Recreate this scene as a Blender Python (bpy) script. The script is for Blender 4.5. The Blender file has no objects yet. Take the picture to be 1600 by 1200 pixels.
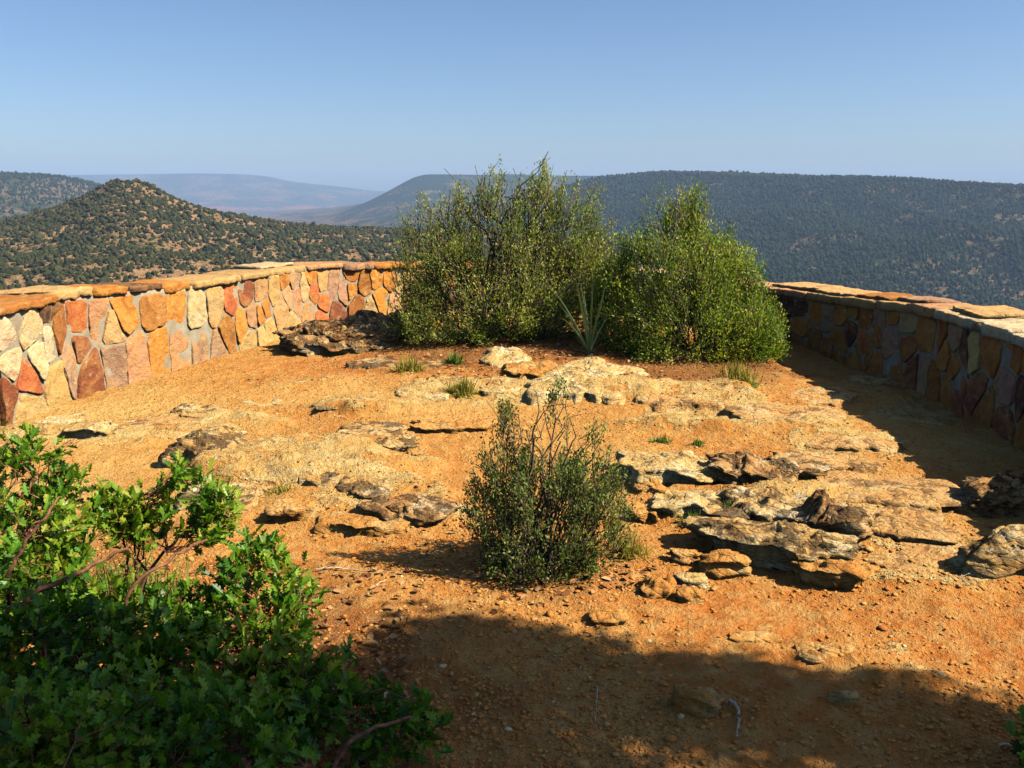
import bpy, math, random
import numpy as np

# ------------------------------------------------------------------ basics
sc = bpy.context.scene
COL = sc.collection
H, PITCH, FPX = 1.6, math.radians(12.0), 1450.0
CP, SP = math.cos(PITCH), math.sin(PITCH)
CAM = np.array([0.0, 0.0, H])
SUN_EL = math.radians(43.0)
SH = np.array([-0.97, 0.24]); SH /= np.linalg.norm(SH)          # way the shadows fall on the ground
SUN = np.array([-SH[0]*math.cos(SUN_EL), -SH[1]*math.cos(SUN_EL), math.sin(SUN_EL)])

def lin(c):
    c = np.asarray(c, float)/255.0
    return np.where(c <= 0.04045, c/12.92, ((c+0.055)/1.055)**2.4)

def ray(px, py):
    a, b = (px-800.0), (600.0-py)
    d = np.array([a, CP*FPX + SP*b, -SP*FPX + CP*b])
    return d/np.linalg.norm(d)

def plane(px, py, z):                                            # where a sight line meets a level plane
    d = ray(px, py); t = (z-H)/d[2]
    return CAM + d*t

def at(px, py, Y):                                               # point of a sight line at forward distance Y
    d = ray(px, py)
    return CAM + d*(Y/d[1])

def to_px(P):
    P = np.atleast_2d(P) - CAM
    dep = P[:,1]*CP - P[:,2]*SP
    up = P[:,1]*SP + P[:,2]*CP
    return 800+FPX*P[:,0]/dep, 600-FPX*up/dep

# ------------------------------------------------------------------ noise
def _h(ix, iy, iz, seed):
    n = (ix.astype(np.int64)*374761393 + iy.astype(np.int64)*668265263 + iz.astype(np.int64)*1274126177 + seed*974634777) & 0xFFFFFFFF
    n = ((n ^ (n >> 13))*1274126177) & 0xFFFFFFFF
    n = ((n ^ (n >> 16))*2246822519) & 0xFFFFFFFF
    return ((n ^ (n >> 15)) & 0xFFFFFF)/float(0xFFFFFF)*2-1

def vnoise(x, y, z=0.0, seed=0):
    x, y, z = np.broadcast_arrays(np.asarray(x, float), np.asarray(y, float), np.asarray(z, float))
    ix, iy, iz = np.floor(x), np.floor(y), np.floor(z)
    fx, fy, fz = x-ix, y-iy, z-iz
    ix, iy, iz = ix.astype(np.int64), iy.astype(np.int64), iz.astype(np.int64)
    u, v, w = [f*f*f*(f*(f*6-15)+10) for f in (fx, fy, fz)]
    r = 0
    for dz in (0, 1):
        for dy in (0, 1):
            for dx in (0, 1):
                r = r + _h(ix+dx, iy+dy, iz+dz, seed)*(u if dx else 1-u)*(v if dy else 1-v)*(w if dz else 1-w)
    return r

def fbm(x, y, z=0.0, octv=4, seed=0, gain=0.5):
    s, a, f = 0, 1.0, 1.0
    for o in range(octv):
        s = s + a*vnoise(np.asarray(x)*f+o*17.3, np.asarray(y)*f-o*9.1, np.asarray(z)*f+o*3.7, seed+o)
        a *= gain; f *= 2.03
    return s

def sstep(a, b, x):
    t = np.clip((x-a)/(b-a), 0, 1); return t*t*(3-2*t)

# ------------------------------------------------------------------ mesh helpers
def mesh_np(name, V, loops, counts, mat, smooth=False, attrs=None, parent=None):
    V = np.asarray(V, np.float32); loops = np.asarray(loops, np.int32).ravel(); counts = np.asarray(counts, np.int32)
    me = bpy.data.meshes.new(name)
    me.vertices.add(len(V)); me.vertices.foreach_set('co', V.ravel())
    me.loops.add(len(loops)); me.loops.foreach_set('vertex_index', loops)
    me.polygons.add(len(counts))
    st = np.zeros(len(counts), np.int32); st[1:] = np.cumsum(counts)[:-1]
    me.polygons.foreach_set('loop_start', st)
    me.polygons.foreach_set('loop_total', counts)
    if smooth: me.polygons.foreach_set('use_smooth', np.ones(len(counts), bool))
    me.update(calc_edges=True)
    for k, a in (attrs or {}).items():
        a = np.asarray(a, np.float32)
        if a.ndim == 1:
            at_ = me.attributes.new(k, 'FLOAT', 'POINT'); at_.data.foreach_set('value', a)
        else:
            if a.shape[1] == 3: a = np.concatenate([a, np.ones((len(a), 1), np.float32)], 1)
            at_ = me.attributes.new(k, 'FLOAT_COLOR', 'POINT'); at_.data.foreach_set('color', a.ravel())
    me.materials.append(mat)
    o = bpy.data.objects.new(name, me); COL.objects.link(o)
    if parent is not None: o.parent = parent
    return o

def quads_grid(nu, nv, closed_u=False):
    i, j = np.meshgrid(np.arange(nu if closed_u else nu-1), np.arange(nv-1), indexing='ij')
    i2 = (i+1) % nu
    return np.stack([i*nv+j, i2*nv+j, i2*nv+j+1, i*nv+j+1], -1).reshape(-1, 4)

def thing(name, label, cat, loc, group=None):
    o = bpy.data.objects.new(name, None); COL.objects.link(o)
    o.location = loc; o['label'] = label; o['category'] = cat
    if group: o['group'] = group
    return o

def tag(o, label, cat, group=None, kind=None):
    if kind: o['kind'] = kind
    if label: o['label'] = label
    if cat: o['category'] = cat
    if group: o['group'] = group
    return o

class Acc:                                                       # gathers pieces into one mesh
    def __init__(s): s.V, s.L, s.C, s.T, s.n = [], [], [], [], 0
    def add(s, V, F, T=0.0):
        V = np.asarray(V, float); s.V.append(V)
        if isinstance(F, np.ndarray):
            s.L.append((F+s.n).ravel()); s.C.append(np.full(len(F), F.shape[1]))
        else:
            for f in F: s.L.append(np.asarray(f)+s.n); s.C.append(np.array([len(f)]))
        T = np.asarray(T, float)
        if T.ndim == 0: T = np.full(len(V), float(T))
        elif T.ndim == 1 and T.shape[0] == 3 and len(V) != 3: T = np.tile(T, (len(V), 1))
        s.T.append(T); s.n += len(V)
    def build(s, name, mat, parent=None, origin=(0,0,0), smooth=False, attr='tint'):
        V = np.concatenate(s.V) - np.asarray(origin, float)
        return mesh_np(name, V, np.concatenate(s.L), np.concatenate(s.C), mat, smooth, {attr: np.concatenate(s.T)}, parent)

def tube(acc, P, r0, r1, sides=5, T=0.0):
    P = np.asarray(P, float); n = len(P)
    t = np.gradient(P, axis=0); t /= np.linalg.norm(t, axis=1)[:, None]+1e-9
    ref = np.array([0.31, 0.95, 0.07]) if abs(t[0][1]) < 0.8 else np.array([0.95, 0.1, 0.3])
    a = np.cross(t, ref); a /= np.linalg.norm(a, axis=1)[:, None]+1e-9
    b = np.cross(t, a)
    r = np.linspace(r0, r1, n)[:, None, None]
    ang = np.linspace(0, 2*math.pi, sides, endpoint=False)
    ring = P[:, None, :] + r*(a[:, None, :]*np.cos(ang)[None, :, None] + b[:, None, :]*np.sin(ang)[None, :, None])
    V = ring.reshape(-1, 3)
    i, j = np.meshgrid(np.arange(n-1), np.arange(sides), indexing='ij')
    j2 = (j+1) % sides
    F = np.stack([i*sides+j, i*sides+j2, (i+1)*sides+j2, (i+1)*sides+j], -1).reshape(-1, 4)
    acc.add(V, F, T)

def unit(v): return v/(np.linalg.norm(v, axis=-1, keepdims=True)+1e-9)

def leaf_cards(acc, pos, d, nrm, L, W, tmpl, faces, tint):
    d = unit(d); side = unit(np.cross(d, nrm)); n = np.cross(side, d)
    t = np.asarray(tmpl, float); k = len(t)
    V = pos[:, None, :] + d[:, None, :]*(t[None, :, 0:1]*L[:, None, None]) + side[:, None, :]*(t[None, :, 1:2]*W[:, None, None]) + n[:, None, :]*(t[None, :, 2:3]*L[:, None, None])
    N = len(pos); off = (np.arange(N)*k)[:, None]
    for f in faces:
        pass
    loops, cnts = [], []
    base = np.concatenate([np.asarray(f) for f in faces]); fc = np.array([len(f) for f in faces])
    acc.V.append(V.reshape(-1, 3)); acc.L.append((off + base[None, :] + acc.n).ravel()); acc.C.append(np.tile(fc, N))
    acc.T.append(np.repeat(tint, k)); acc.n += N*k

RH = [(0,0,0), (.45,.5,.06), (1,0,-.05), (.45,-.5,.06)]; RHF = [(0,1,2), (0,2,3)]
OV = [(0,0,0), (.25,.36,.05), (.6,.5,.07), (1,0,-.06), (.6,-.5,.07), (.25,-.36,.05)]; OVF = [(0,1,2,3), (0,3,4,5)]
_half = [(.12,.05), (.2,.2), (.3,.24), (.33,.09), (.46,.36), (.58,.4), (.58,.13), (.73,.36), (.84,.3), (.82,.12), (.95,.14)]
OAK = [(0,0,0)] + [(a, b, .28*b) for a, b in _half] + [(1.03,0,-.08)] + [(a, -b, .28*b) for a, b in _half]
OAKF = [tuple([0]+list(range(1, 12))+[12]), tuple([0, 12]+list(range(23, 12, -1)))]

# ------------------------------------------------------------------ materials
def newmat(name):
    m = bpy.data.materials.new(name); m.use_nodes = True
    nt = m.node_tree; nt.nodes.clear()
    return m, nt
def N(nt, typ, **kw):
    n = nt.nodes.new(typ)
    for k, v in kw.items():
        if k.startswith('_'): setattr(n, k[1:], v)
        else: n.inputs[k.replace('_', ' ')].default_value = v
    return n
def ramp(nt, fac, stops):
    r = nt.nodes.new('ShaderNodeValToRGB'); e = r.color_ramp.elements
    while len(e) < len(stops): e.new(0.5)
    for i, (p, c) in enumerate(stops): e[i].position = p; e[i].color = (*c, 1) if len(c) == 3 else c
    if fac is not None: nt.links.new(fac, r.inputs[0])
    return r.outputs[0]
def mixc(nt, fac, a, b, mode='MIX'):
    m = nt.nodes.new('ShaderNodeMix'); m.data_type = 'RGBA'; m.blend_type = mode
    for s, v in ((m.inputs[0], fac), (m.inputs[6], a), (m.inputs[7], b)):
        if hasattr(v, 'is_output'): nt.links.new(v, s)
        else: s.default_value = v if not isinstance(v, tuple) else ((*v, 1) if len(v) == 3 else v)
    return m.outputs[2]
def math_(nt, op, a, b=None, clamp=False):
    m = nt.nodes.new('ShaderNodeMath'); m.operation = op; m.use_clamp = clamp
    for s, v in ((m.inputs[0], a), (m.inputs[1], b)):
        if v is None: continue
        if hasattr(v, 'is_output'): nt.links.new(v, s)
        else: s.default_value = v
    return m.outputs[0]
def noise_t(nt, vec, scale, detail=5, rough=.6, dist=0.0):
    n = N(nt, 'ShaderNodeTexNoise', Scale=scale, Detail=detail, Roughness=rough, Distortion=dist)
    nt.links.new(vec, n.inputs['Vector']); return n.outputs['Fac']
def pos_of(nt): return nt.nodes.new('ShaderNodeNewGeometry').outputs['Position']
def attr_of(nt, name, out='Fac'): return N(nt, 'ShaderNodeAttribute', _attribute_name=name).outputs[out]
def stretch(nt, vec, sc3):
    m = nt.nodes.new('ShaderNodeMapping'); m.inputs['Scale'].default_value = sc3
    nt.links.new(vec, m.inputs['Vector']); return m.outputs[0]
def finish(nt, col, rough=.85, bump=None, bump_d=.01, spec=.25, strength=1.0):
    b = N(nt, 'ShaderNodeBsdfPrincipled', Roughness=rough)
    b.inputs['Specular IOR Level'].default_value = spec
    if hasattr(col, 'is_output'): nt.links.new(col, b.inputs['Base Color'])
    else: b.inputs['Base Color'].default_value = (*col, 1)
    if bump is not None:
        bp = N(nt, 'ShaderNodeBump', Distance=bump_d, Strength=strength); nt.links.new(bump, bp.inputs['Height'])
        nt.links.new(bp.outputs[0], b.inputs['Normal'])
    o = nt.nodes.new('ShaderNodeOutputMaterial'); nt.links.new(b.outputs[0], o.inputs[0])
    return b

def L(r, g, b, k=1.0): return tuple(float(v)*k for v in lin((r, g, b)))
def A(r, g, b, k=.8): return tuple(float(v)*k/q for v, q in zip(lin((r, g, b)), (1.0, .86, .66)))

def mat_ground():
    m, nt = newmat('red_dirt'); p = pos_of(nt)
    n1 = noise_t(nt, p, .55, 5); n2 = noise_t(nt, p, 11, 5, .65); n3 = noise_t(nt, p, 45, 4, .65); n4 = noise_t(nt, p, 240, 3, .7)
    nb = noise_t(nt, stretch(nt, p, (1, 1.6, 1)), 3.2, 6, .66, .3)
    dirt = ramp(nt, n1, [(.3, A(210,120,46)), (.48, A(224,146,62)), (.66, A(232,174,88))])
    dirt = mixc(nt, math_(nt, 'MULTIPLY', attr_of(nt, 'red'), ramp(nt, n1, [(.3, (1,1,1)), (.75, (.35,.35,.35))])), dirt, A(206,104,36))
    dirt = mixc(nt, ramp(nt, n2, [(.42, (0,0,0)), (.66, (.6,.6,.6))]), dirt, A(236,182,98))
    dirt = mixc(nt, ramp(nt, n3, [(.3, (.55,.55,.55)), (.42, (0,0,0))]), dirt, A(160,86,36))
    dirt = mixc(nt, ramp(nt, n4, [(.6, (0,0,0)), (.78, (.35,.35,.35))]), dirt, A(240,200,126))
    ns = noise_t(nt, stretch(nt, p, (1, 1, 6)), 6, 6, .7); nl = noise_t(nt, p, 5.5, 6, .72, .4)
    nsp = noise_t(nt, p, 60, 4, .8)
    rock = ramp(nt, ns, [(.3, A(222,158,74)), (.5, A(230,180,98)), (.7, A(236,202,128))])
    lic = math_(nt, 'MULTIPLY', ramp(nt, nl, [(.56, (0,0,0)), (.63, (1,1,1))]), ramp(nt, nsp, [(.36, (0,0,0)), (.56, (1,1,1))]))
    rock = mixc(nt, math_(nt, 'MULTIPLY', lic, .75), rock, A(104,84,66))
    ra = attr_of(nt, 'rock')
    rm = ramp(nt, math_(nt, 'ADD', ra, math_(nt, 'MULTIPLY', math_(nt, 'SUBTRACT', nb, .5), 2.6)), [(.52, (0,0,0)), (.6, (.9,.9,.9))])
    col = mixc(nt, rm, dirt, rock)
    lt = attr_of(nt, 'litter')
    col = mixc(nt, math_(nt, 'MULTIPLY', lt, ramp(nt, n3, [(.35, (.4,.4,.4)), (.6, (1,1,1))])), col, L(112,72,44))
    h = math_(nt, 'ADD', math_(nt, 'MULTIPLY', n3, 1.0), math_(nt, 'MULTIPLY', n4, .3))
    h = math_(nt, 'ADD', h, math_(nt, 'MULTIPLY', n2, 1.2))
    h = math_(nt, 'ADD', h, math_(nt, 'MULTIPLY', rm, .5))
    finish(nt, col, .95, h, .034, .1)
    return m

def mat_rock(name, a, b, c, lichen=.5, dark=L(66,54,46), sc=1.0):
    m, nt = newmat(name); p = pos_of(nt)
    st = stretch(nt, p, (1, 1, 3.2))
    n1 = noise_t(nt, st, 5*sc, 6, .68, .3); n2 = noise_t(nt, p, 34*sc, 6, .75); n3 = noise_t(nt, p, 8*sc, 5, .7, .5)
    vor = N(nt, 'ShaderNodeTexVoronoi', Scale=15*sc, _feature='DISTANCE_TO_EDGE'); nt.links.new(stretch(nt, p, (1,1,2.4)), vor.inputs['Vector'])
    col = ramp(nt, n1, [(.3, a), (.5, b), (.68, c)])
    col = mixc(nt, ramp(nt, n2, [(.36, (.75,.75,.75)), (.52, (0,0,0))]), col, tuple(v*.42 for v in b))
    geo = nt.nodes.new('ShaderNodeNewGeometry'); sx = nt.nodes.new('ShaderNodeSeparateXYZ'); nt.links.new(geo.outputs['Normal'], sx.inputs[0])
    up = ramp(nt, sx.outputs[2], [(.1, (.25,.25,.25)), (.6, (1,1,1))])
    lim = ramp(nt, n3, [(.64-.25*lichen, (0,0,0)), (.69-.25*lichen, (1,1,1))])
    lf = math_(nt, 'MULTIPLY', math_(nt, 'MULTIPLY', lim, up), ramp(nt, n2, [(.3, (.35,.35,.35)), (.62, (1,1,1))]))
    col = mixc(nt, math_(nt, 'MULTIPLY', lf, min(1, .45+lichen*.8)), col, dark)
    n5 = noise_t(nt, p, 21*sc, 3, .6)
    col = mixc(nt, ramp(nt, n5, [(.66, (0,0,0)), (.72, (.45*lichen,)*3)]), col, L(168,160,120))
    h = math_(nt, 'ADD', math_(nt, 'MULTIPLY', n1, 1.6), math_(nt, 'MULTIPLY', n2, .9))
    h = math_(nt, 'ADD', h, math_(nt, 'MULTIPLY', ramp(nt, vor.outputs['Distance'], [(0, (0,0,0)), (.12, (1,1,1))]), .25))
    finish(nt, col, .9, h, .022, .15)
    return m

def mat_wallstone(name='wall_sandstone'):
    m, nt = newmat(name); p = pos_of(nt)
    c = attr_of(nt, 'tint', 'Color')
    n1 = noise_t(nt, p, 4.5, 5, .65, .6); n2 = noise_t(nt, p, 17, 5, .65); n3 = noise_t(nt, p, 70, 3, .6)
    col = mixc(nt, ramp(nt, n1, [(.44, (0,0,0)), (.64, (.55,.55,.55))]), c, A(232,156,72,.64))
    col = mixc(nt, ramp(nt, n1, [(.32, (.6,.6,.6)), (.44, (0,0,0))]), col, A(166,84,44,.6))
    col = mixc(nt, ramp(nt, n2, [(.32, (.4,.4,.4)), (.46, (0,0,0))]), col, A(130,74,36))
    col = mixc(nt, ramp(nt, n2, [(.58, (0,0,0)), (.74, (.5,.5,.5))]), col, A(240,206,140,.7))
    h = math_(nt, 'ADD', math_(nt, 'MULTIPLY', n1, 1.5), math_(nt, 'ADD', n2, math_(nt, 'MULTIPLY', n3, .3)))
    finish(nt, col, .85, h, .020, .15)
    return m

def mat_mortar():
    m, nt = newmat('mortar'); p = pos_of(nt)
    n1 = noise_t(nt, p, 9, 5); n2 = noise_t(nt, p, 90, 4, .7)
    col = ramp(nt, n1, [(.3, A(190,158,112,.52)), (.7, A(220,194,148,.56))])
    col = mixc(nt, ramp(nt, n2, [(.3, (.5,.5,.5)), (.46, (0,0,0))]), col, A(150,116,78))
    finish(nt, col, .95, n2, .01, .1); return m

def mat_leaf(name, cols, trans=.3, rough=.5, spec=.35):
    m, nt = newmat(name)
    t = attr_of(nt, 'tint')
    col = ramp(nt, t, [(i/(len(cols)-1), c) for i, c in enumerate(cols)])
    b = N(nt, 'ShaderNodeBsdfPrincipled', Roughness=rough); b.inputs['Specular IOR Level'].default_value = spec
    nt.links.new(col, b.inputs['Base Color'])
    tr = nt.nodes.new('ShaderNodeBsdfTranslucent'); nt.links.new(mixc(nt, 1.0, col, (1.5,1.35,.5), 'MULTIPLY'), tr.inputs[0])
    mx = nt.nodes.new('ShaderNodeMixShader'); mx.inputs[0].default_value = trans
    nt.links.new(b.outputs[0], mx.inputs[1]); nt.links.new(tr.outputs[0], mx.inputs[2])
    o = nt.nodes.new('ShaderNodeOutputMaterial'); nt.links.new(mx.outputs[0], o.inputs[0])
    return m

def mat_bark(name, a, b):
    m, nt = newmat(name); p = pos_of(nt)
    n1 = noise_t(nt, p, 40, 5, .7); n2 = noise_t(nt, p, 6, 3)
    col = ramp(nt, n1, [(.35, a), (.65, b)])
    finish(nt, col, .9, n1, .004, .15); return m

def mat_hill(name, soil, green, scrub_scale, cover, strata=None):
    m, nt = newmat(name); p = pos_of(nt)
    n0 = noise_t(nt, p, scrub_scale*.09, 4); n1 = noise_t(nt, p, scrub_scale*.5, 5, .65); n2 = noise_t(nt, p, scrub_scale, 3, .7)
    col = ramp(nt, n1, [(.35, soil[0]), (.65, soil[1])])
    if strata:
        sx = nt.nodes.new('ShaderNodeSeparateXYZ'); nt.links.new(p, sx.inputs[0])
        zz = math_(nt, 'ADD', sx.outputs[2], math_(nt, 'MULTIPLY', math_(nt, 'SUBTRACT', n0, .5), strata['wob']))
        mr = N(nt, 'ShaderNodeMapRange'); nt.links.new(zz, mr.inputs[0]); mr.inputs[1].default_value = strata['z0']; mr.inputs[2].default_value = strata['z1']
        band = ramp(nt, mr.outputs[0], strata['stops'])
        col = mixc(nt, 1.0, col, band, 'MULTIPLY')
    cv = math_(nt, 'ADD', n2, math_(nt, 'MULTIPLY', math_(nt, 'SUBTRACT', n0, .5), 1.1))
    if strata and 'bare' in strata:
        cv = math_(nt, 'SUBTRACT', cv, ramp(nt, mr.outputs[0], strata['bare']))
    gm = ramp(nt, cv, [(cover-.04, (0,0,0)), (cover+.06, (1,1,1))])
    col = mixc(nt, gm, col, green)
    finish(nt, col, .95, n2, 1.5/scrub_scale, .05); return m

M = {}
M['ground'] = mat_ground()
M['pale'] = mat_rock('pale_sandstone', A(212,146,64), A(230,182,104), A(244,216,156,.86), .32)
M['ochre'] = mat_rock('ochre_sandstone', A(206,122,44), A(222,150,68), A(232,184,110), .1, L(100,66,40))
M['lichen'] = mat_rock('lichen_sandstone', A(206,134,54), A(224,170,94), A(240,208,146,.84), .68, L(64,48,36))
M['flush'] = mat_rock('flush_sandstone', A(212,142,68), A(222,162,88), A(232,186,116), .45, L(88,64,44))
M['dark'] = mat_rock('weathered_sandstone', A(176,104,44), A(208,150,82), A(236,200,138), .66, L(52,38,28))
M['wall'] = mat_wallstone()
M['mortar'] = mat_mortar()

# ------------------------------------------------------------------ ground shape
def macro(x, y):
    x = np.asarray(x, float); y = np.asarray(y, float)
    h = .20*np.exp(-((x-.5)/2.0)**2 - ((y-9.3)/1.5)**2)
    h = h + .05*np.exp(-((x-1.3)/.8)**2-((y-4.6)/.7)**2) + .04*np.exp(-((x+1.0)/.9)**2-((y-5.0)/.6)**2)
    return h

def G(px, py):
    z = 0.0
    for _ in range(12):
        P = plane(px, py, z); z = .5*z+.5*float(macro(P[0], P[1]))
    return plane(px, py, z)

WALL_PX = [(12,670,482), (76,645,462), (126,618,453), (210,598,448), (262,581,445), (333,561,437), (405,540,425), (470,520,414), (526,506,411), (628,492,412)]
NOSE_PX = [(760,483,413), (900,482,414), (1050,503,428), (1170,530,447)]
RIGHT_PX = [(1240,547,456), (1340,578,468), (1450,621,480), (1505,652,500), (1574,686,522)]
pts, tops = [], []
for (x, yb, yt) in WALL_PX+NOSE_PX+RIGHT_PX:
    P = plane(x, yb, 0.0)
    d = ray(x, yt); t = P[1]/d[1]
    pts.append(P[:2]); tops.append(H+t*d[2])
pts += [np.array([3.04, 4.7]), np.array([2.86, 3.6]), np.array([2.85, 2.4])]; tops += [tops[-1]]*3
pts, tops = np.array(pts), np.array(tops)
seg = np.r_[0, np.cumsum(np.linalg.norm(np.diff(pts, axis=0), axis=1))]
S = np.arange(0, seg[-1], .02)
PX_, PY_ = np.interp(S, seg, pts[:,0]), np.interp(S, seg, pts[:,1])
ZT_ = np.interp(S, seg, tops)
def smooth1(a, k):
    p = np.pad(a, k, mode='edge'); p[:k] = 2*a[0]-a[k:0:-1]; p[-k:] = 2*a[-1]-a[-2:-k-2:-1]
    return np.convolve(p, np.ones(2*k+1)/(2*k+1), 'valid')
PX_, PY_ = smooth1(PX_, 14), smooth1(PY_, 14); ZT_ = smooth1(ZT_, 8)
TX, TY = np.gradient(PX_), np.gradient(PY_); tl = np.hypot(TX, TY); TX, TY = TX/tl, TY/tl
S = np.r_[0, np.cumsum(np.hypot(np.diff(PX_), np.diff(PY_)))]; SL = S[-1]
def wpt(s, dep, z):                                              # dep>0 towards the inside
    s = np.asarray(s, float)
    x, y = np.interp(s, S, PX_), np.interp(s, S, PY_); tx, ty = np.interp(s, S, TX), np.interp(s, S, TY)
    over = np.where(s < 0, s, np.where(s > SL, s-SL, 0))
    return np.stack([x+ty*dep+tx*over, y-tx*dep+ty*over, np.broadcast_to(z, x.shape)+0*x], -1)
def wtop(s): return np.interp(s, S, ZT_)

rim = [np.array([-14.0, 4.5])] + [np.array([a, b]) for a, b in zip(PX_[::8], PY_[::8])] + [np.array([5.0, 1.2]), np.array([14.0, 0.5])]
rim = np.array(rim)
rimpoly = np.vstack([rim, [[60, -60], [-60, -60], [-60, 4.5]]])
def in_poly(x, y, poly):
    ins = np.zeros(x.shape, bool); j = len(poly)-1
    for i in range(len(poly)):
        xi, yi = poly[i]; xj, yj = poly[j]
        c = ((yi > y) != (yj > y)) & (x < (xj-xi)*(y-yi)/(yj-yi+1e-12)+xi)
        ins ^= c; j = i
    return ins
def dist_rim(x, y):
    d = np.full(x.shape, 1e9)
    for a, b in zip(rim[:-1:2], np.vstack([rim[2::2], rim[-1:]])):
        ab = b-a; t = np.clip(((x-a[0])*ab[0]+(y-a[1])*ab[1])/(ab@ab+1e-9), 0, 1)
        d = np.minimum(d, np.hypot(x-a[0]-t*ab[0], y-a[1]-t*ab[1]))
    return d

BED = [(1200,650,1.2,.7,1.0), (1330,690,.6,.5,.9), (1300,770,.75,.4,1.0), (1430,870,.6,.35,.8), (450,720,.75,.45,1.0), (590,790,.6,.35,.8), (330,660,.9,.45,.9),
       (150,675,.8,.4,.9), (560,640,.7,.35,.8), (480,600,.8,.4,.55), (880,610,1.1,.5,1.0), (1080,620,.7,.4,.9), (700,620,.6,.35,.8), (1130,790,.5,.4,.8), (600,690,.6,.3,.6),
       (1330,1015,.3,.13,.55), (1420,1060,.25,.1,.6), (1050,920,.22,.12,.6), (930,735,.5,.3,.3)]
BEDW = [(G(a, b)[:2], rx, ry, k*.78) for a, b, rx, ry, k in BED]
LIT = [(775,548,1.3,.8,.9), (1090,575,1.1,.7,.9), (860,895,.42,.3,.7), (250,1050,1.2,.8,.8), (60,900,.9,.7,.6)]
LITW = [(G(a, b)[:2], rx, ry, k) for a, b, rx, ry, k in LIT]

def bedmask(x, y):
    m = np.zeros(np.shape(x))
    wob = .5*fbm(np.asarray(x)*1.6, np.asarray(y)*1.6, 0, 3, 5)
    for c, rx, ry, k in BEDW:
        q = np.sqrt(((x-c[0])/rx)**2+((y-c[1])/ry)**2)+wob*.8
        m = np.maximum(m, k*(1-sstep(.6, 1.1, q)))
    return m
def ground_h(x, y, fine=True):
    x = np.asarray(x, float); y = np.asarray(y, float)
    h = macro(x, y) + .022*fbm(x*1.1, y*1.1, 0, 3, 1)
    bm = bedmask(x, y)
    q = fbm(x*1.0+.25*fbm(x*3, y*3, 0, 2, 8), y*2.0, 0, 4, 3)*.11 + .05
    st = .034
    k = np.floor(q/st); f = q/st-k
    h = h + bm*((k+sstep(.78, 1.0, f))*st*.8)
    if fine:
        h = h + (1-.6*bm)*(.008*fbm(x*9, y*9, 0, 3, 2)+.010*np.maximum(0, fbm(x*30, y*30, 0, 2, 4)-.1)) + bm*.008*fbm(x*16, y*24, 0, 3, 6)
    return h
def gz(x, y): return float(ground_h(np.array([x]), np.array([y]))[0])

def build_ground():
    xs = np.concatenate([np.linspace(-45, -4.2, 60, endpoint=False), np.arange(-4.2, 4.2, .0145), np.linspace(4.2, 45, 60)])
    ys = [1.5]
    while ys[-1] < 13.5: ys.append(ys[-1]+max(.008, .0042*ys[-1]))
    ys = np.concatenate([np.linspace(-40, 1.5, 60, endpoint=False), np.array(ys), np.linspace(13.8, 60, 50)])
    X, Y = np.meshgrid(xs, ys, indexing='ij')
    Z = ground_h(X, Y)
    ins = in_poly(X, Y, rimpoly); d = dist_rim(X, Y)
    out = np.where(ins, 0, np.maximum(0, d-.9))
    Z = Z - np.minimum(out*.75, 14+.15*out) + np.where(out > 0, .35*fbm(X*.5, Y*.5, 0, 4, 9)*np.minimum(out, 1.5), 0)
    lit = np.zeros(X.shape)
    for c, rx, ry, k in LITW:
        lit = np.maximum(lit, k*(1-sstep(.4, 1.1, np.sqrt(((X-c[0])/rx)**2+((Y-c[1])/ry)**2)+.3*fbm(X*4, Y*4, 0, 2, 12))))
    wv = .5*fbm(X*.9, Y*.9, 0, 3, 15)
    red = np.maximum(1-sstep(3.2, 5.0, Y+wv), .75*sstep(.4, 2.0, X+wv)*(1-sstep(7.5, 9.5, Y)))*.58
    red = np.maximum(red, .7*(1-sstep(.7, 1.3, np.hypot((X-.4)/2.6, (Y-8.3)/1.1))))
    V = np.stack([X, Y, Z], -1).reshape(-1, 3)
    F = quads_grid(len(xs), len(ys))
    o = mesh_np('ground', V, F, np.full(len(F), 4), M['ground'], True, {'rock': bedmask(X, Y).ravel(), 'litter': lit.ravel(), 'red': red.ravel()})
    o['kind'] = 'structure'
build_ground()

# ------------------------------------------------------------------ gravel and clods (uncountable)
def ico(sub=0):
    t = (1+5**.5)/2
    V = np.array([(-1,t,0),(1,t,0),(-1,-t,0),(1,-t,0),(0,-1,t),(0,1,t),(0,-1,-t),(0,1,-t),(t,0,-1),(t,0,1),(-t,0,-1),(-t,0,1)], float)
    F = np.array([(0,11,5),(0,5,1),(0,1,7),(0,7,10),(0,10,11),(1,5,9),(5,11,4),(11,10,2),(10,7,6),(7,1,8),(3,9,4),(3,4,2),(3,2,6),(3,6,8),(3,8,9),(4,9,5),(2,4,11),(6,2,10),(8,6,7),(9,8,1)])
    V /= np.linalg.norm(V, axis=1)[:, None]
    for _ in range(sub):
        V = list(V); mid = {}; nf = []
        def mp(a, b):
            k = (min(a, b), max(a, b))
            if k not in mid:
                p = (V[a]+V[b]); V.append(p/np.linalg.norm(p)); mid[k] = len(V)-1
            return mid[k]
        for a, b, c in F:
            x, y, z = mp(a, b), mp(b, c), mp(c, a); nf += [(a,x,z),(b,y,x),(c,z,y),(x,y,z)]
        V = np.array(V); F = np.array(nf)
    return V, F

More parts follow.
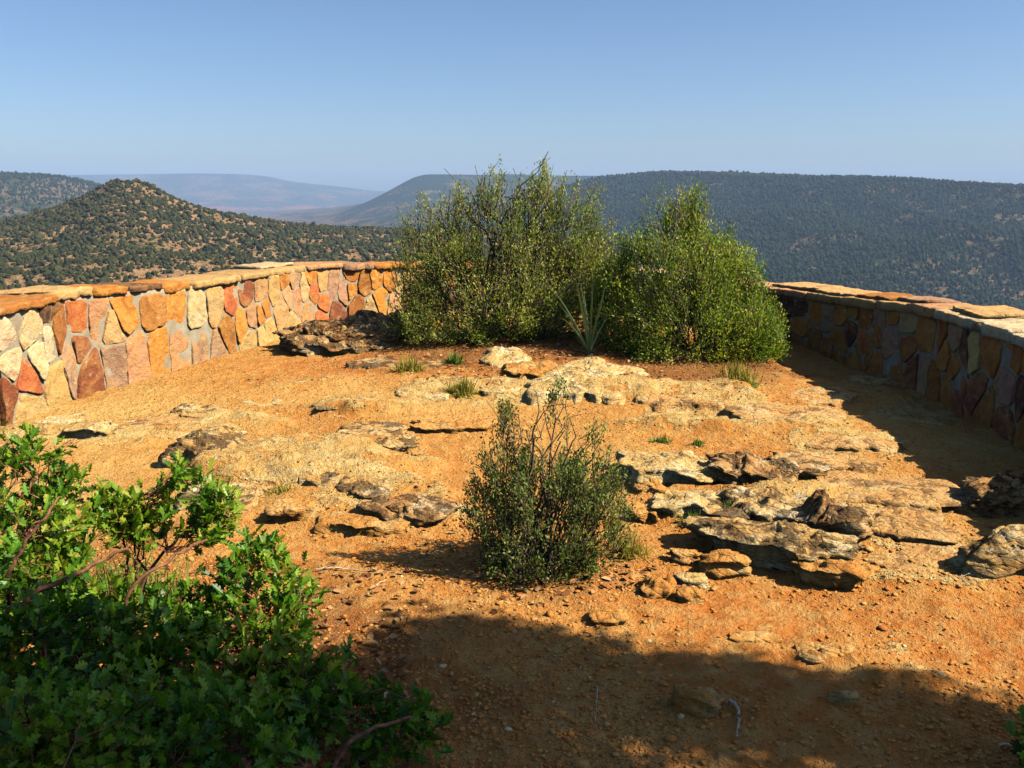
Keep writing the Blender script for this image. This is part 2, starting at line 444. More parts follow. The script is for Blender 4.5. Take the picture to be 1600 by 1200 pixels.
def scatter_mesh(name, base, pos, scl, rot, tint, mat, F, smooth=False):
    c, s = np.cos(rot), np.sin(rot)
    B = base[None]*scl[:, None, :] if base.ndim == 2 else base*scl[:, None, :]
    V = np.stack([B[...,0]*c[:, None]-B[...,1]*s[:, None], B[...,0]*s[:, None]+B[...,1]*c[:, None], B[...,2]], -1)+pos[:, None, :]
    k = V.shape[1]; n = len(pos)
    loops = (F[None]+(np.arange(n)*k)[:, None, None]).reshape(-1, F.shape[1])
    return mesh_np(name, V.reshape(-1, 3), loops, np.full(len(loops), F.shape[1]), mat, smooth, {'tint': np.repeat(tint, k)})

def mat_gravel():
    m, nt = newmat('gravel'); t = attr_of(nt, 'tint'); p = pos_of(nt)
    col = ramp(nt, t, [(0, A(176,98,42)), (.55, A(218,140,60)), (.88, A(228,164,84)), (1, A(240,206,140))])
    n2 = noise_t(nt, p, 150, 3)
    finish(nt, mixc(nt, ramp(nt, n2, [(.35, (.5,.5,.5)), (.55, (0,0,0))]), col, A(150,84,42)), .9, n2, .004, .1); return m
M['gravel'] = mat_gravel()
def gravel():
    g = np.random.default_rng(4)
    n = 100000
    Y = 1.7*np.exp(g.random(n)*np.log(9.5/1.7)); X = (g.random(n)*2-1)*(.62*Y+.2)
    dens = .62+.7*fbm(X*1.3, Y*1.3, 0, 3, 21)
    bm = bedmask(X, Y)
    keep = (g.random(n) < dens*(1-.7*bm)) & in_poly(X, Y, rimpoly)
    X, Y = X[keep], Y[keep]; n = len(X)
    r = (.0030+.0085*g.random(n)**4.0)*(1-.35*sstep(3.5, 5, Y))+.0006*np.maximum(0, Y-3); r *= np.where(g.random(n) < .015, 1.9, 1)
    V, F = ico(0)
    base = np.stack([V*(1+.35*(np.random.default_rng(q).random((12, 1))-.5)) for q in range(12)])
    kind = g.integers(0, 12, n)
    scl = np.stack([r*(.8+.7*g.random(n)), r*(.8+.6*g.random(n)), r*(.3+.35*g.random(n))], -1)
    pos = np.stack([X, Y, ground_h(X, Y)+r*.08], -1)
    o = scatter_mesh('gravel', base[kind], pos, scl, g.random(n)*6.28, np.clip(g.normal(.45, .2, n), 0, 1), M['gravel'], F)
    tag(o, 'loose orange clods and fine gravel scattered over the dirt', 'gravel', kind='stuff')
gravel()

# ------------------------------------------------------------------ stone parapet
PAL = {'c': (238,204,142), 'y': (228,174,100), 'o': (222,134,48), 'k': (190,114,46), 'r': (216,112,58), 'p': (226,158,98), 'd': (158,86,52), 'b': (194,142,98), 'n': (92,62,46)}
SEEDS5 = [(30,290,'c'),(180,260,'c'),(340,265,'k'),(300,325,'c'),(60,440,'c'),(215,400,'c'),(160,535,'r'),(160,715,'y'),(345,560,'y'),(410,420,'b'),(475,350,'d'),(475,200,'r'),(540,490,'d'),
 (585,200,'p'),(690,430,'b'),(735,150,'o'),(668,245,'y'),(815,420,'p'),(915,120,'k'),(945,370,'o'),(1050,110,'o'),(1072,335,'p'),(1170,130,'c'),(1205,335,'b'),(1285,95,'y'),(1300,385,'b'),
 (1350,255,'k'),(1375,70,'r'),(1462,35,'d'),(1440,200,'o'),(1490,170,'b'),(1488,315,'y'),(1555,20,'p'),(1560,150,'o'),(1575,285,'y'),(100,110,'y'),(290,110,'n'),(30,640,'d')]
SEEDS2 = [(50,930,'o'),(115,810,'y'),(152,920,'y'),(165,765,'o'),(185,835,'p'),(225,740,'b'),(245,860,'p'),(292,815,'y'),(325,735,'o'),(345,820,'r'),(318,940,'p'),(400,765,'y'),(402,885,'r'),
 (388,995,'r'),(460,790,'b'),(480,945,'d'),(520,810,'b'),(575,728,'o'),(570,800,'o'),(640,780,'k'),(610,900,'k'),(718,740,'o'),(742,870,'o'),(682,930,'y'),(800,740,'o'),(832,900,'p'),(870,770,'y'),
 (905,860,'d'),(70,1065,'y'),(215,1045,'y')]
def px_to_wall(px, py):
    d = ray(px, py)
    cr = PX_*d[1]-PY_*d[0]
    i = np.where(np.sign(cr[:-1]) != np.sign(cr[1:]))[0]
    if not len(i): return None
    i = i[0]
    t = math.hypot(PX_[i], PY_[i])/math.hypot(d[0], d[1])
    return S[i], H+t*d[2]

def clip(poly, nx, ny, c):                                       # keep nx*x+ny*y <= c
    out = []
    for i in range(len(poly)):
        a, b = poly[i], poly[(i+1) % len(poly)]
        da, db = nx*a[0]+ny*a[1]-c, nx*b[0]+ny*b[1]-c
        if da <= 0: out.append(a)
        if (da < 0 < db) or (db < 0 < da):
            t = da/(da-db); out.append((a[0]+t*(b[0]-a[0]), a[1]+t*(b[1]-a[1])))
    return out

def build_wall():
    rnd = random.Random(11)
    W = thing('stone_wall', 'low curving parapet wall of orange, red and cream sandstone blocks set in mortar, with flat cap stones', 'stone wall', (0,0,0))
    CAPT = .066
    seeds = []
    for sd, ox, oy in ((SEEDS5, 0, 450), (SEEDS2, 400, 240)):
        for a, b, c in sd:
            q = px_to_wall(ox+a/3.81, oy+b/3.81)
            if q is not None: seeds.append((q[0], q[1], c))
    smax = max(s for s, _, _ in seeds)
    s = smax+.2
    while s < SL+.2:
        top = float(wtop(min(s, SL)))-CAPT
        rows = 3 if rnd.random() < .55 else 2
        w = rnd.uniform(.17, .27)
        hs = np.cumsum([rnd.uniform(.6, 1.3) for _ in range(rows)]); hs = (hs-hs[0]*.55)/hs[-1]*1.1
        for k in range(rows):
            seeds.append((s+rnd.uniform(-.09, .09), max(-.02, top*hs[k])+rnd.uniform(-.06, .06), rnd.choice('kkoodkbdkrnydokk' if s > SL*.6 else 'yyookkkppdbbrcdk')))  # right stretch: rustier, darker stones, partly to deepen its shade by colour
        s += w
    AN = 1.3
    acc = Acc()
    pts2 = np.array([(a*AN, b) for a, b, _ in seeds])
    for i, (s0, h0, ck) in enumerate(seeds):
        smid = min(max(s0, 0), SL)
        top = float(wtop(smid))-CAPT-.01
        if h0 > top+.04: continue
        poly = [(-.02*AN, -.12), (SL*AN, -.12), (SL*AN, top), (-.02*AN, top)]
        p = pts2[i]; dd = np.linalg.norm(pts2-p, axis=1)
        g = rnd.uniform(.006, .015)
        for j in np.argsort(dd)[1:26]:
            q = pts2[j]; v = q-p; l = np.linalg.norm(v)
            if l < 1e-6: continue
            v = v/l; c = v@((p+q)/2)-g
            poly = clip(poly, v[0], v[1], c)
            if len(poly) < 3: break
        if len(poly) < 3: continue
        P = np.array(poly); P[:,0] /= AN
        if P[:,0].max()-P[:,0].min() < .03 or P[:,1].max()-P[:,1].min() < .03: continue
        for _ in range(1):                                       # round the corners
            Q = np.roll(P, -1, 0); kk = .16
            P = np.stack([P*(1-kk)+Q*kk, P*kk+Q*(1-kk)], 1).reshape(-1, 2)
        # resample evenly
        per = np.r_[0, np.cumsum(np.linalg.norm(np.diff(np.vstack([P, P[:1]]), axis=0), axis=1))]
        n = max(16, int(per[-1]/.022)); u = np.linspace(0, per[-1], n, endpoint=False)
        PP = np.vstack([P, P[:1]]); P = np.stack([np.interp(u, per, PP[:,0]), np.interp(u, per, PP[:,1])], -1)
        cen = P.mean(0)
        nn = fbm(P[:,0]*12, P[:,1]*12, i*3.1, 4, 31, .62)
        P = cen+(P-cen)*(1+.055*nn[:, None])
        e = rnd.uniform(.006, .02); tilt = (rnd.uniform(-.12, .12), rnd.uniform(-.12, .12))
        rings = [(1.0, -.03), (.995, e*.75), (.975, e), (.9, e), (.65, e*1.02), (.35, e*1.02), (.08, e)]
        V = []
        for rr, dp in rings:
            R = cen+(P-cen)*rr
            dep = dp+(0 if dp < 0 else tilt[0]*(R[:,0]-cen[0])*.6+tilt[1]*(R[:,1]-cen[1])*.6)
            if dp > e*.5: dep = dep+.010*fbm(R[:,0]*9, R[:,1]*9, i*1.7, 3, 41)
            V.append(wpt(R[:,0], dep, R[:,1]))
        V = np.array(V); nr = len(V)
        Vf = V.transpose(1, 0, 2).reshape(-1, 3)
        F = quads_grid(n, nr, True)
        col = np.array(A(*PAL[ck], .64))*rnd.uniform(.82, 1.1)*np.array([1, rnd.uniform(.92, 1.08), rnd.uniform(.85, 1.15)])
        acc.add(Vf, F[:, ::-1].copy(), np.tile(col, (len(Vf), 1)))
        acc.add(V[-1], [list(range(n))], np.tile(col, (n, 1)))
    t0 = np.array([TX[0], TY[0], 0.0]); n0 = np.array([TY[0], -TX[0], 0.0]); o0 = np.array([PX_[0], PY_[0], 0.0]); hE = float(wtop(0))-CAPT-.01
    es = [(-.05+.17*(q % 3)+rnd.uniform(-.03, .03), hE*(q//3+.4)/3+rnd.uniform(-.05, .05)) for q in range(9)]
    for i, p in enumerate(es):                                   # stones facing the end of the wall
        poly = [(.03, -.12), (.41, -.12), (.41, hE), (.03, hE)]
        for j, q in enumerate(es):
            if j != i:
                v = np.array(q)-np.array(p); v = v/np.linalg.norm(v); poly = clip(poly, v[0], v[1], v@((np.array(p)+np.array(q))/2)-.009)
                if len(poly) < 3: break
        if len(poly) < 3: continue
        P = np.array(poly); Q = np.roll(P, -1, 0); P = np.stack([P*.84+Q*.16, P*.16+Q*.84], 1).reshape(-1, 2); cen = P.mean(0); n = len(P)
        R = [(cen+(P-cen)*rr, dp) for rr, dp in ((1, -.03), (.99, .012), (.93, .018), (.3, .02))]
        V = np.array([o0-n0*a_[:, :1]+np.array([0, 0, 1.0])*a_[:, 1:]-t0*dp for a_, dp in R]).transpose(1, 0, 2).reshape(-1, 3)
        col = np.tile(np.array(A(*PAL[rnd.choice('yokpbdc')], .64)), (len(V), 1))
        acc.add(V, quads_grid(n, 4, True), col); acc.add(V.reshape(n, 4, 3)[:, 3], [list(range(n))], col[:n])
    o = acc.build('face_stones', M['wall'], W, smooth=False)
    # mortar core: inner face, outer face, top, both ends
    ss = np.arange(0, SL, .03)
    hn = 22; V = []
    for k in range(hn):
        f = k/(hn-1); z = -.25+(wtop(ss)-CAPT*.6+.25)*f
        V.append(wpt(ss, .004*fbm(ss*9, np.full(ss.shape, f*8), 0, 3, 51)-.001, z))
    V.append(wpt(ss, -.42, wtop(ss)-CAPT*.6)); V.append(wpt(ss, -.46, np.full(ss.shape, -.9)))
    V = np.array(V); nr = len(V)
    Vf = V.transpose(1, 0, 2).reshape(-1, 3)
    F = quads_grid(len(ss), nr)
    loops = list(F.ravel()); cnt = [4]*len(F)
    loops += list(range(nr))[::-1]; cnt.append(nr)
    loops += [(len(ss)-1)*nr+k for k in range(nr)]; cnt.append(nr)
    mesh_np('mortar', Vf, loops, cnt, M['mortar'], False, None, W)
    # cap stones, each a part
    s = -.06; k = 0
    while s < SL-.05:
        right = s > SL*.62
        ln = rnd.uniform(.32, .8) if not right else rnd.uniform(.35, .75)
        th = CAPT*rnd.uniform(.75, 1.25); lift = rnd.uniform(-.006, .012)
        cap_stone(W, s+.006, s+ln-.006, th, lift, rnd, k, rnd.uniform(.015, .055), rnd.uniform(.44, .5)); k += 1
        if rnd.random() < (.35 if not right else .5):
            cap_stone(W, s+ln*.1, s+ln*.95+rnd.uniform(-.1, .1), .032, lift+.03, rnd, k, -.03-rnd.random()*.12, rnd.uniform(.44, .52)); k += 1
        s += ln
def cap_stone(W, s0, s1, th, lift, rnd, k, over, back):
    nu, nw = max(6, int((s1-s0)/.018)), 13
    ztop0 = (float(wtop(min(max(s0, 0), SL)))+float(wtop(min(max(s1, 0), SL))))/2+lift
    prof = [(over-.004, 0), (over, .3), (over+.003, .65), (over, .97), (over-.01, 1.0)]
    prof += [(over-.02-(over+back-.05)*q, 1.0) for q in (.2, .4, .6, .8)] + [(-back+.02, 1.0), (-back, .85), (-back, .15), (-back+.02, 0)]
    us = np.linspace(s0, s1, nu); V = []
    sl = (float(wtop(min(max(s1, 0), SL)))-float(wtop(min(max(s0, 0), SL))))*.6
    for d, f in prof:
        e = 1-.07*np.exp(-np.minimum(us-s0, s1-us)/.015)
        jag = np.floor(us/.07+k*.37)
        dn = d+(.016*fbm(us*7, us*0+.5, k*2.3, 3, 61)+.016*_h(jag, jag*0+k, jag*0, 63) if d > -.15 else 0)
        dn = np.where(d > -.2, over-(over-dn)-.03*(1-e)/.07, dn)
        z = ztop0-th+th*f*e+sl*((us-s0)/(s1-s0)-.5)+.009*fbm(us*9, d*10, k*1.9, 4, 62)
        V.append(wpt(us+.01*vnoise(us*0+d*11, f*7, k), dn, z))
    V = np.array(V).transpose(1, 0, 2); nv = len(prof)
    mid = V[:, [0, 6]].mean((0, 1))
    Vf = V.reshape(-1, 3)
    i, j = np.meshgrid(np.arange(nu-1), np.arange(nv), indexing='ij'); j2 = (j+1) % nv
    F = np.stack([i*nv+j, i*nv+j2, (i+1)*nv+j2, (i+1)*nv+j], -1).reshape(-1, 4)
    loops = list(F.ravel())+list(range(nv))[::-1]+[(nu-1)*nv+q for q in range(nv)]
    cnt = [4]*len(F)+[nv, nv]
    ck = rnd.choice('ycyycypcyobkn')
    col = np.array(A(*PAL[ck], .64))*rnd.uniform(.8, 1.05)
    mesh_np('cap_stone', Vf, loops, cnt, M['wall'], False, {'tint': np.tile(col, (len(Vf), 1))}, W)
build_wall()

# ------------------------------------------------------------------ rocks
def rock(x0, x1, yt, yb, h, mat, label, under=0.0, seed=0, dome=.25, rough=1.0, skew=0.0, name='rock', group=None, sink=.06, rot=0.0):
    xm = (x0+x1)/2; h = h*(.82 if x0 > 900 or h > .2 else .7)
    Pf = G(xm, yb); base_z = float(macro(Pf[0], Pf[1]))
    Pb = plane(xm, yt, base_z+h)
    D = max(Pb[1]-Pf[1], .28*(x1-x0)/FPX*Pf[1])
    Yc = Pf[1]+D/2
    dep = Yc*CP+(H-base_z-h/2)*SP
    a = (x1-x0)/2/FPX*dep; Xc = (xm-800)/FPX*dep; b = D/2
    res = max(.009, .0026*Yc)
    nt_ = int(np.clip(2*math.pi*math.sqrt((a*a+b*b)/2)/res, 40, 260)); k1 = int(np.clip(max(a, b)/res, 10, 70)); k2 = int(np.clip((h+sink)/res, 6, 30))
    th = np.linspace(0, 2*math.pi, nt_, endpoint=False)
    c, s = np.cos(th), np.sin(th)
    ex = 3.4
    R = (np.abs(c)**ex+np.abs(s)**ex)**(-1/ex)
    R = R*(1+.15*vnoise(c*1.3+seed*7.1, s*1.3, 3, 71)+.10*vnoise(c*3.3+seed*3.3, s*3.3, 9, 72)+.05*vnoise(c*8+seed, s*8, 2, 73))
    R = np.minimum(R, 1.22)
    rows = []
    for k in range(k1+1):
        r = k/k1
        rows.append((r**.9, h*(1-dome*r**2.2)))
    for k in range(1, k2+1):
        t = k/k2
        rows.append((1-under*math.sin(min(1, t*1.15)*math.pi/2)+(.14 if under <= 0 else 0)*t, h*(1-dome)*(1-t)-sink*t))
    rr = np.array([q[0] for q in rows])[:, None]; zz = np.array([q[1] for q in rows])[:, None]
    x = rr*R[None]*c[None]*a; y = rr*R[None]*s[None]*b
    x = x+skew*y; z = zz+0*x
    z = z*(1+.25*vnoise(x*2.2/max(a, .1)*.4+seed, y*3, 0, 74))
    am = rough*min(.07, .24*min(a, b, h+.06))
    fr = .55/max(.06, min(a, b, .3))
    wx, wy = x+Xc+seed*3.7, y+Yc
    top = np.clip(rr, .15, 1)
    d1 = fbm(wx*fr*1.6, wy*fr*1.6, z*fr*4.0, 5, 81, .58); d2 = fbm(wx*fr*1.6+40, wy*fr*1.6, z*fr*4.5, 5, 83, .58)
    rad = np.hypot(x/a, y/b)+1e-6
    side = sstep(.6, 1.0, rr)
    pit = np.minimum(0, fbm(wx*fr*2.6, wy*fr*2.6, z*fr*5, 3, 86)+.3)
    x = x+(am*d1*1.1+am*pit*1.3)*(x/a/rad)*(.35+.65*side); y = y+(am*d1*1.1+am*pit*1.3)*(y/b/rad)*(.35+.65*side)
    q = d2*am*.75
    st = max(.012, h*.16); q2 = np.floor(q/st)*st+st*sstep(.7, 1, q/st-np.floor(q/st))
    z = z+np.where(z > -.01, (.45*q+.55*q2)*(.4+.6*(1-side))+am*.5*pit*(1-side), 0)
    gg = np.random.default_rng(900+seed); nc = int(np.clip(a*b/.012, 5, 16))
    cs = gg.uniform(-1, 1, (nc, 2))*[a, b]; of = gg.uniform(-1, 1, nc); o2 = gg.uniform(-1, 1, nc); tl_ = gg.uniform(-1, 1, (nc, 2))
    xx = x+.10*a*vnoise(wx*9, wy*9, 3, 88); yy = y+.10*b*vnoise(wx*9, wy*9, 7, 89)
    dd = np.stack([np.hypot((xx-q[0])/a, (yy-q[1])/b) for q in cs]); od = np.sort(dd, 0); k_ = np.argmin(dd, 0)
    edge = np.clip((od[1]-od[0])/.10, 0, 1)
    m_ = np.where(z > 0, np.clip(z/h, 0, 1), 0)
    z = z+m_*(of[k_]*h*.16+.10*h*(tl_[k_, 0]*(x-cs[k_, 0])/a+tl_[k_, 1]*(y-cs[k_, 1])/b))-m_*(1-edge)*min(.02, h*.14)
    push = 1+.10*o2[k_]*side-.05*(1-edge)*side
    x = x*push; y = y*push
    ca, sa = math.cos(math.radians(rot)), math.sin(math.radians(rot)); x, y = x*ca-y*sa, x*sa+y*ca
    V = np.stack([x, y, z], -1).transpose(1, 0, 2).reshape(-1, 3)
    nv = len(rows); F = quads_grid(nt_, nv, True)
    o = mesh_np(name, V, F, np.full(len(F), 4), M[mat], False)
    o.location = (Xc, Yc, base_z)
    tag(o, label, 'rock', group)
    return o

ROCKS = [
 (428,690,489,552,.33,'dark','long dark boulder in the shade between the left wall and the tall shrubs',dict(dome=.5,seed=1,rot=8,rough=1.4)),
 (560,740,552,580,.07,'dark','low flat shaded slab just below the long dark boulder',dict(seed=31)),
 (752,830,535,578,.15,'pale','rounded cream boulder at the foot of the tall left shrub',dict(seed=2,dome=.5)),
 (785,868,563,597,.14,'ochre','tan block with a shaded hollow face beside the rounded cream boulder',dict(seed=3,under=.25)),
 (838,1000,556,626,.15,'pale','broad knobbly cream ledge sloping out below the yucca',dict(seed=4,rot=-16,dome=.5,rough=1.2)),
 (985,1130,600,638,.045,'flush','low pale ledge under the tall right shrub',dict(seed=5)),
 (622,705,604,628,.06,'pale','flat pale stone to the left of the smaller grass tuft',dict(seed=6)),
 (750,815,597,618,.06,'pale','small pale stone lying right of the smaller grass tuft',dict(seed=7)),
 (490,560,614,648,.11,'lichen','squarish dark-faced rock with lichen lying alone on the middle of the dirt',dict(seed=8,under=.12)),
 (525,602,608,652,.04,'flush','cream slab partly behind the squarish dark-faced rock',dict(seed=9)),
 (108,188,655,692,.13,'pale','pale ledge with a black hollow underneath near the left wall',dict(seed=10,under=.4,dome=.1)),
 (180,300,650,690,.05,'flush','long low pale slab running right from the hollow ledge',dict(seed=11)),
 (40,112,640,690,.09,'pale','cracked pale slab at the foot of the left end of the wall',dict(seed=33)),
 (268,332,628,658,.09,'lichen','small dark rock on a pale slab in front of the left wall',dict(seed=12)),
 (262,380,664,728,.17,'lichen','rounded boulder speckled with grey lichen above the oak leaves',dict(seed=13,dome=.4,rough=1.2)),
 (372,500,698,732,.08,'lichen','blocky slab with a dark top and pale right end',dict(seed=14,rot=-8,dome=.1)),
 (300,432,728,800,.06,'lichen','pale crusty slab touching the lichen boulder and the oak',dict(seed=15,rot=-14,dome=.3)),
 (455,545,722,760,.07,'lichen','grey-topped slab just below the blocky slab',dict(seed=16)),
 (528,612,738,785,.09,'lichen','dark angular slab leaning beside the grey-topped slab',dict(seed=17,rot=-18)),
 (555,708,768,824,.11,'dark','dark weathered ledge with an orange underside left of the small bush',dict(seed=18,rot=-18,under=.2)),
 (412,490,776,818,.11,'ochre','tan rock with two dark hollows below the slabs',dict(seed=19,under=.3)),
 (500,650,795,832,.05,'ochre','low orange ledge in front of the dark weathered ledge',dict(seed=20)),
 (488,560,676,705,.07,'ochre','rounded ochre rock at the left end of the orange ledges',dict(seed=21)),
 (530,620,658,692,.05,'lichen','flat grey-tan slab above the rounded ochre rock',dict(seed=22)),
 (570,660,676,710,.09,'lichen','cream-topped rock in the midst of the orange ledges',dict(seed=23,under=.2)),
 (560,640,705,730,.05,'ochre','low orange stone just under the cream-topped rock',dict(seed=24)),
 (635,770,652,676,.07,'ochre','long narrow orange ledge behind the small bush',dict(seed=25,rot=4,under=.15)),
 (636,668,690,716,.06,'ochre','small upright orange stone right of the cream-topped rock',dict(seed=26)),
 (962,1114,688,768,.15,'pale','big cream and yellow boulder right of the small bush',dict(seed=40,dome=.35,rough=1.1,under=.1)),
 (1100,1258,702,768,.16,'dark','dark pitted rock riddled with black holes at the back of the outcrop',dict(seed=41,rot=-8,under=.3,rough=1.7,dome=.3)),
 (992,1042,744,778,.07,'ochre','little bright orange block at the foot of the big cream boulder',dict(seed=42)),
 (986,1038,780,816,.07,'ochre','small tilted orange stone right of the small bush',dict(seed=43)),
 (1026,1120,758,812,.10,'pale','smooth yellowish block with a shaded left face in the outcrop',dict(seed=44,under=.1)),
 (1110,1268,750,826,.12,'lichen','rough pale rock at the centre of the outcrop',dict(seed=45,rot=-15,rough=1.5)),
 (1248,1348,766,854,.21,'dark','tallest dark knobbly rock at the right end of the outcrop',dict(seed=46,rough=1.5,under=.2,dome=.4)),
 (1083,1345,806,892,.155,'lichen','large overhanging slab with a deep shadow beneath its front edge',dict(seed=47,rot=-24,under=.42,dome=.22,rough=1.0)),
 (1236,1348,862,914,.09,'ochre','broken orange block under the right end of the overhanging slab',dict(seed=48,rot=-20,rough=1.3,under=.2)),
 (1046,1098,852,878,.05,'ochre','small orange stone left of the overhanging slab',dict(seed=49)),
 (1096,1166,858,894,.07,'ochre','wedge of pale orange stone leaning under the overhanging slab',dict(seed=50)),
 (1310,1372,872,902,.04,'ochre','low orange stone right of the broken block',dict(seed=51)),
 (1222,1375,708,738,.03,'flush','thin tan ledge running back from the pitted rock',dict(seed=52,rot=-15,dome=.05)),
 (1250,1492,738,792,.035,'flush','long flat tan slab behind the knobbly rock',dict(seed=53,rot=-16,dome=.2)),
 (1332,1486,790,850,.05,'flush','flat grey-tan slab right of the knobbly rock',dict(seed=54,rot=-14,dome=.15,under=.1)),
 (1355,1548,844,908,.025,'flush','thin grey slab sunk in the dirt nearest the right boulder',dict(seed=55,rot=-14,dome=.3)),
 (1518,1640,722,806,.26,'dark','dark jagged rock standing in the shadow of the right wall',dict(seed=56,rot=8,rough=1.7,dome=.4)),
 (1552,1592,812,832,.04,'ochre','small orange stone at the edge of the wall shadow',dict(seed=57)),
 (1508,1680,826,912,.22,'lichen','pale boulder cut off by the right edge of the picture',dict(seed=58,dome=.55,rough=.8)),
 (1326,1422,582,606,.06,'flush','flat slab lying in the shade at the foot of the right wall',dict(seed=59)),
 (1240,1338,604,634,.035,'flush','thin cracked ledge beside the edge of the wall shadow',dict(seed=60,rot=-25,dome=.1)),
 (1150,1300,630,668,.03,'flush','wide flat pale slab right of the tall right shrub',dict(seed=61,rot=-10,dome=.2)),
 (1250,1392,670,704,.03,'flush','long pale slab touching the wall shadow',dict(seed=62,rot=-14,dome=.2)),
 (1040,1130,655,676,.035,'pale','long thin bleached stone lying on bare dirt behind the outcrop',dict(seed=63,dome=.4)),
 (1000,1058,890,932,.06,'ochre','rounded orange stone in the dirt below the outcrop',dict(seed=64,dome=.5)),
 (1056,1104,894,914,.035,'pale','small pale stone right of the rounded orange stone',dict(seed=65)),
 (1060,1098,918,940,.04,'ochre','little orange stone just under the small pale stone',dict(seed=66)),
 (918,978,944,976,.04,'ochre','low orange stone just above the edge of the tree shadow',dict(seed=67,dome=.5)),
 (1050,1128,1062,1114,.07,'ochre','pointed orange stone lying within the tree shadow',dict(seed=68,rot=-28,dome=.5)),
 (1368,1460,1036,1072,.025,'pale','flat pale stone half sunk in the sunny dirt at lower right',dict(seed=69,dome=.4)),
 (1236,1334,998,1032,.03,'ochre','low tan stone near the shadow edge at lower right',dict(seed=70,dome=.5)),
 (1296,1342,1076,1100,.035,'pale','small bone-white stone on the edge of the tree shadow',dict(seed=71,dome=.4)),
 (1140,1215,984,1004,.02,'ochre','flat tan stone in the dirt between the outcrop and the shadow',dict(seed=72,dome=.4)),
 (380,460,612,632,.03,'pale','flat pale stone in the dirt before the left wall',dict(seed=73,dome=.3)),
]
for r_ in ROCKS: rock(*r_[:7], **r_[7])

# ------------------------------------------------------------------ shrubs
def ell_pts(g, n, ells, shell=.0):
    w = np.array([e[1][0]*e[1][1]*e[1][2] for e in ells])**.8; w /= w.sum()
    k = g.choice(len(ells), n, p=w)
    d = unit(g.normal(size=(n, 3))); r = (shell+(1-shell)*g.random(n))**(1/3)
    c = np.array([e[0] for e in ells])[k]; ax = np.array([e[1] for e in ells])[k]
    return c+d*r[:, None]*ax

def bez(a, b, c, n):
    t = np.linspace(0, 1, n)[:, None]
    return (1-t)**2*a+2*t*(1-t)*b+t*t*c

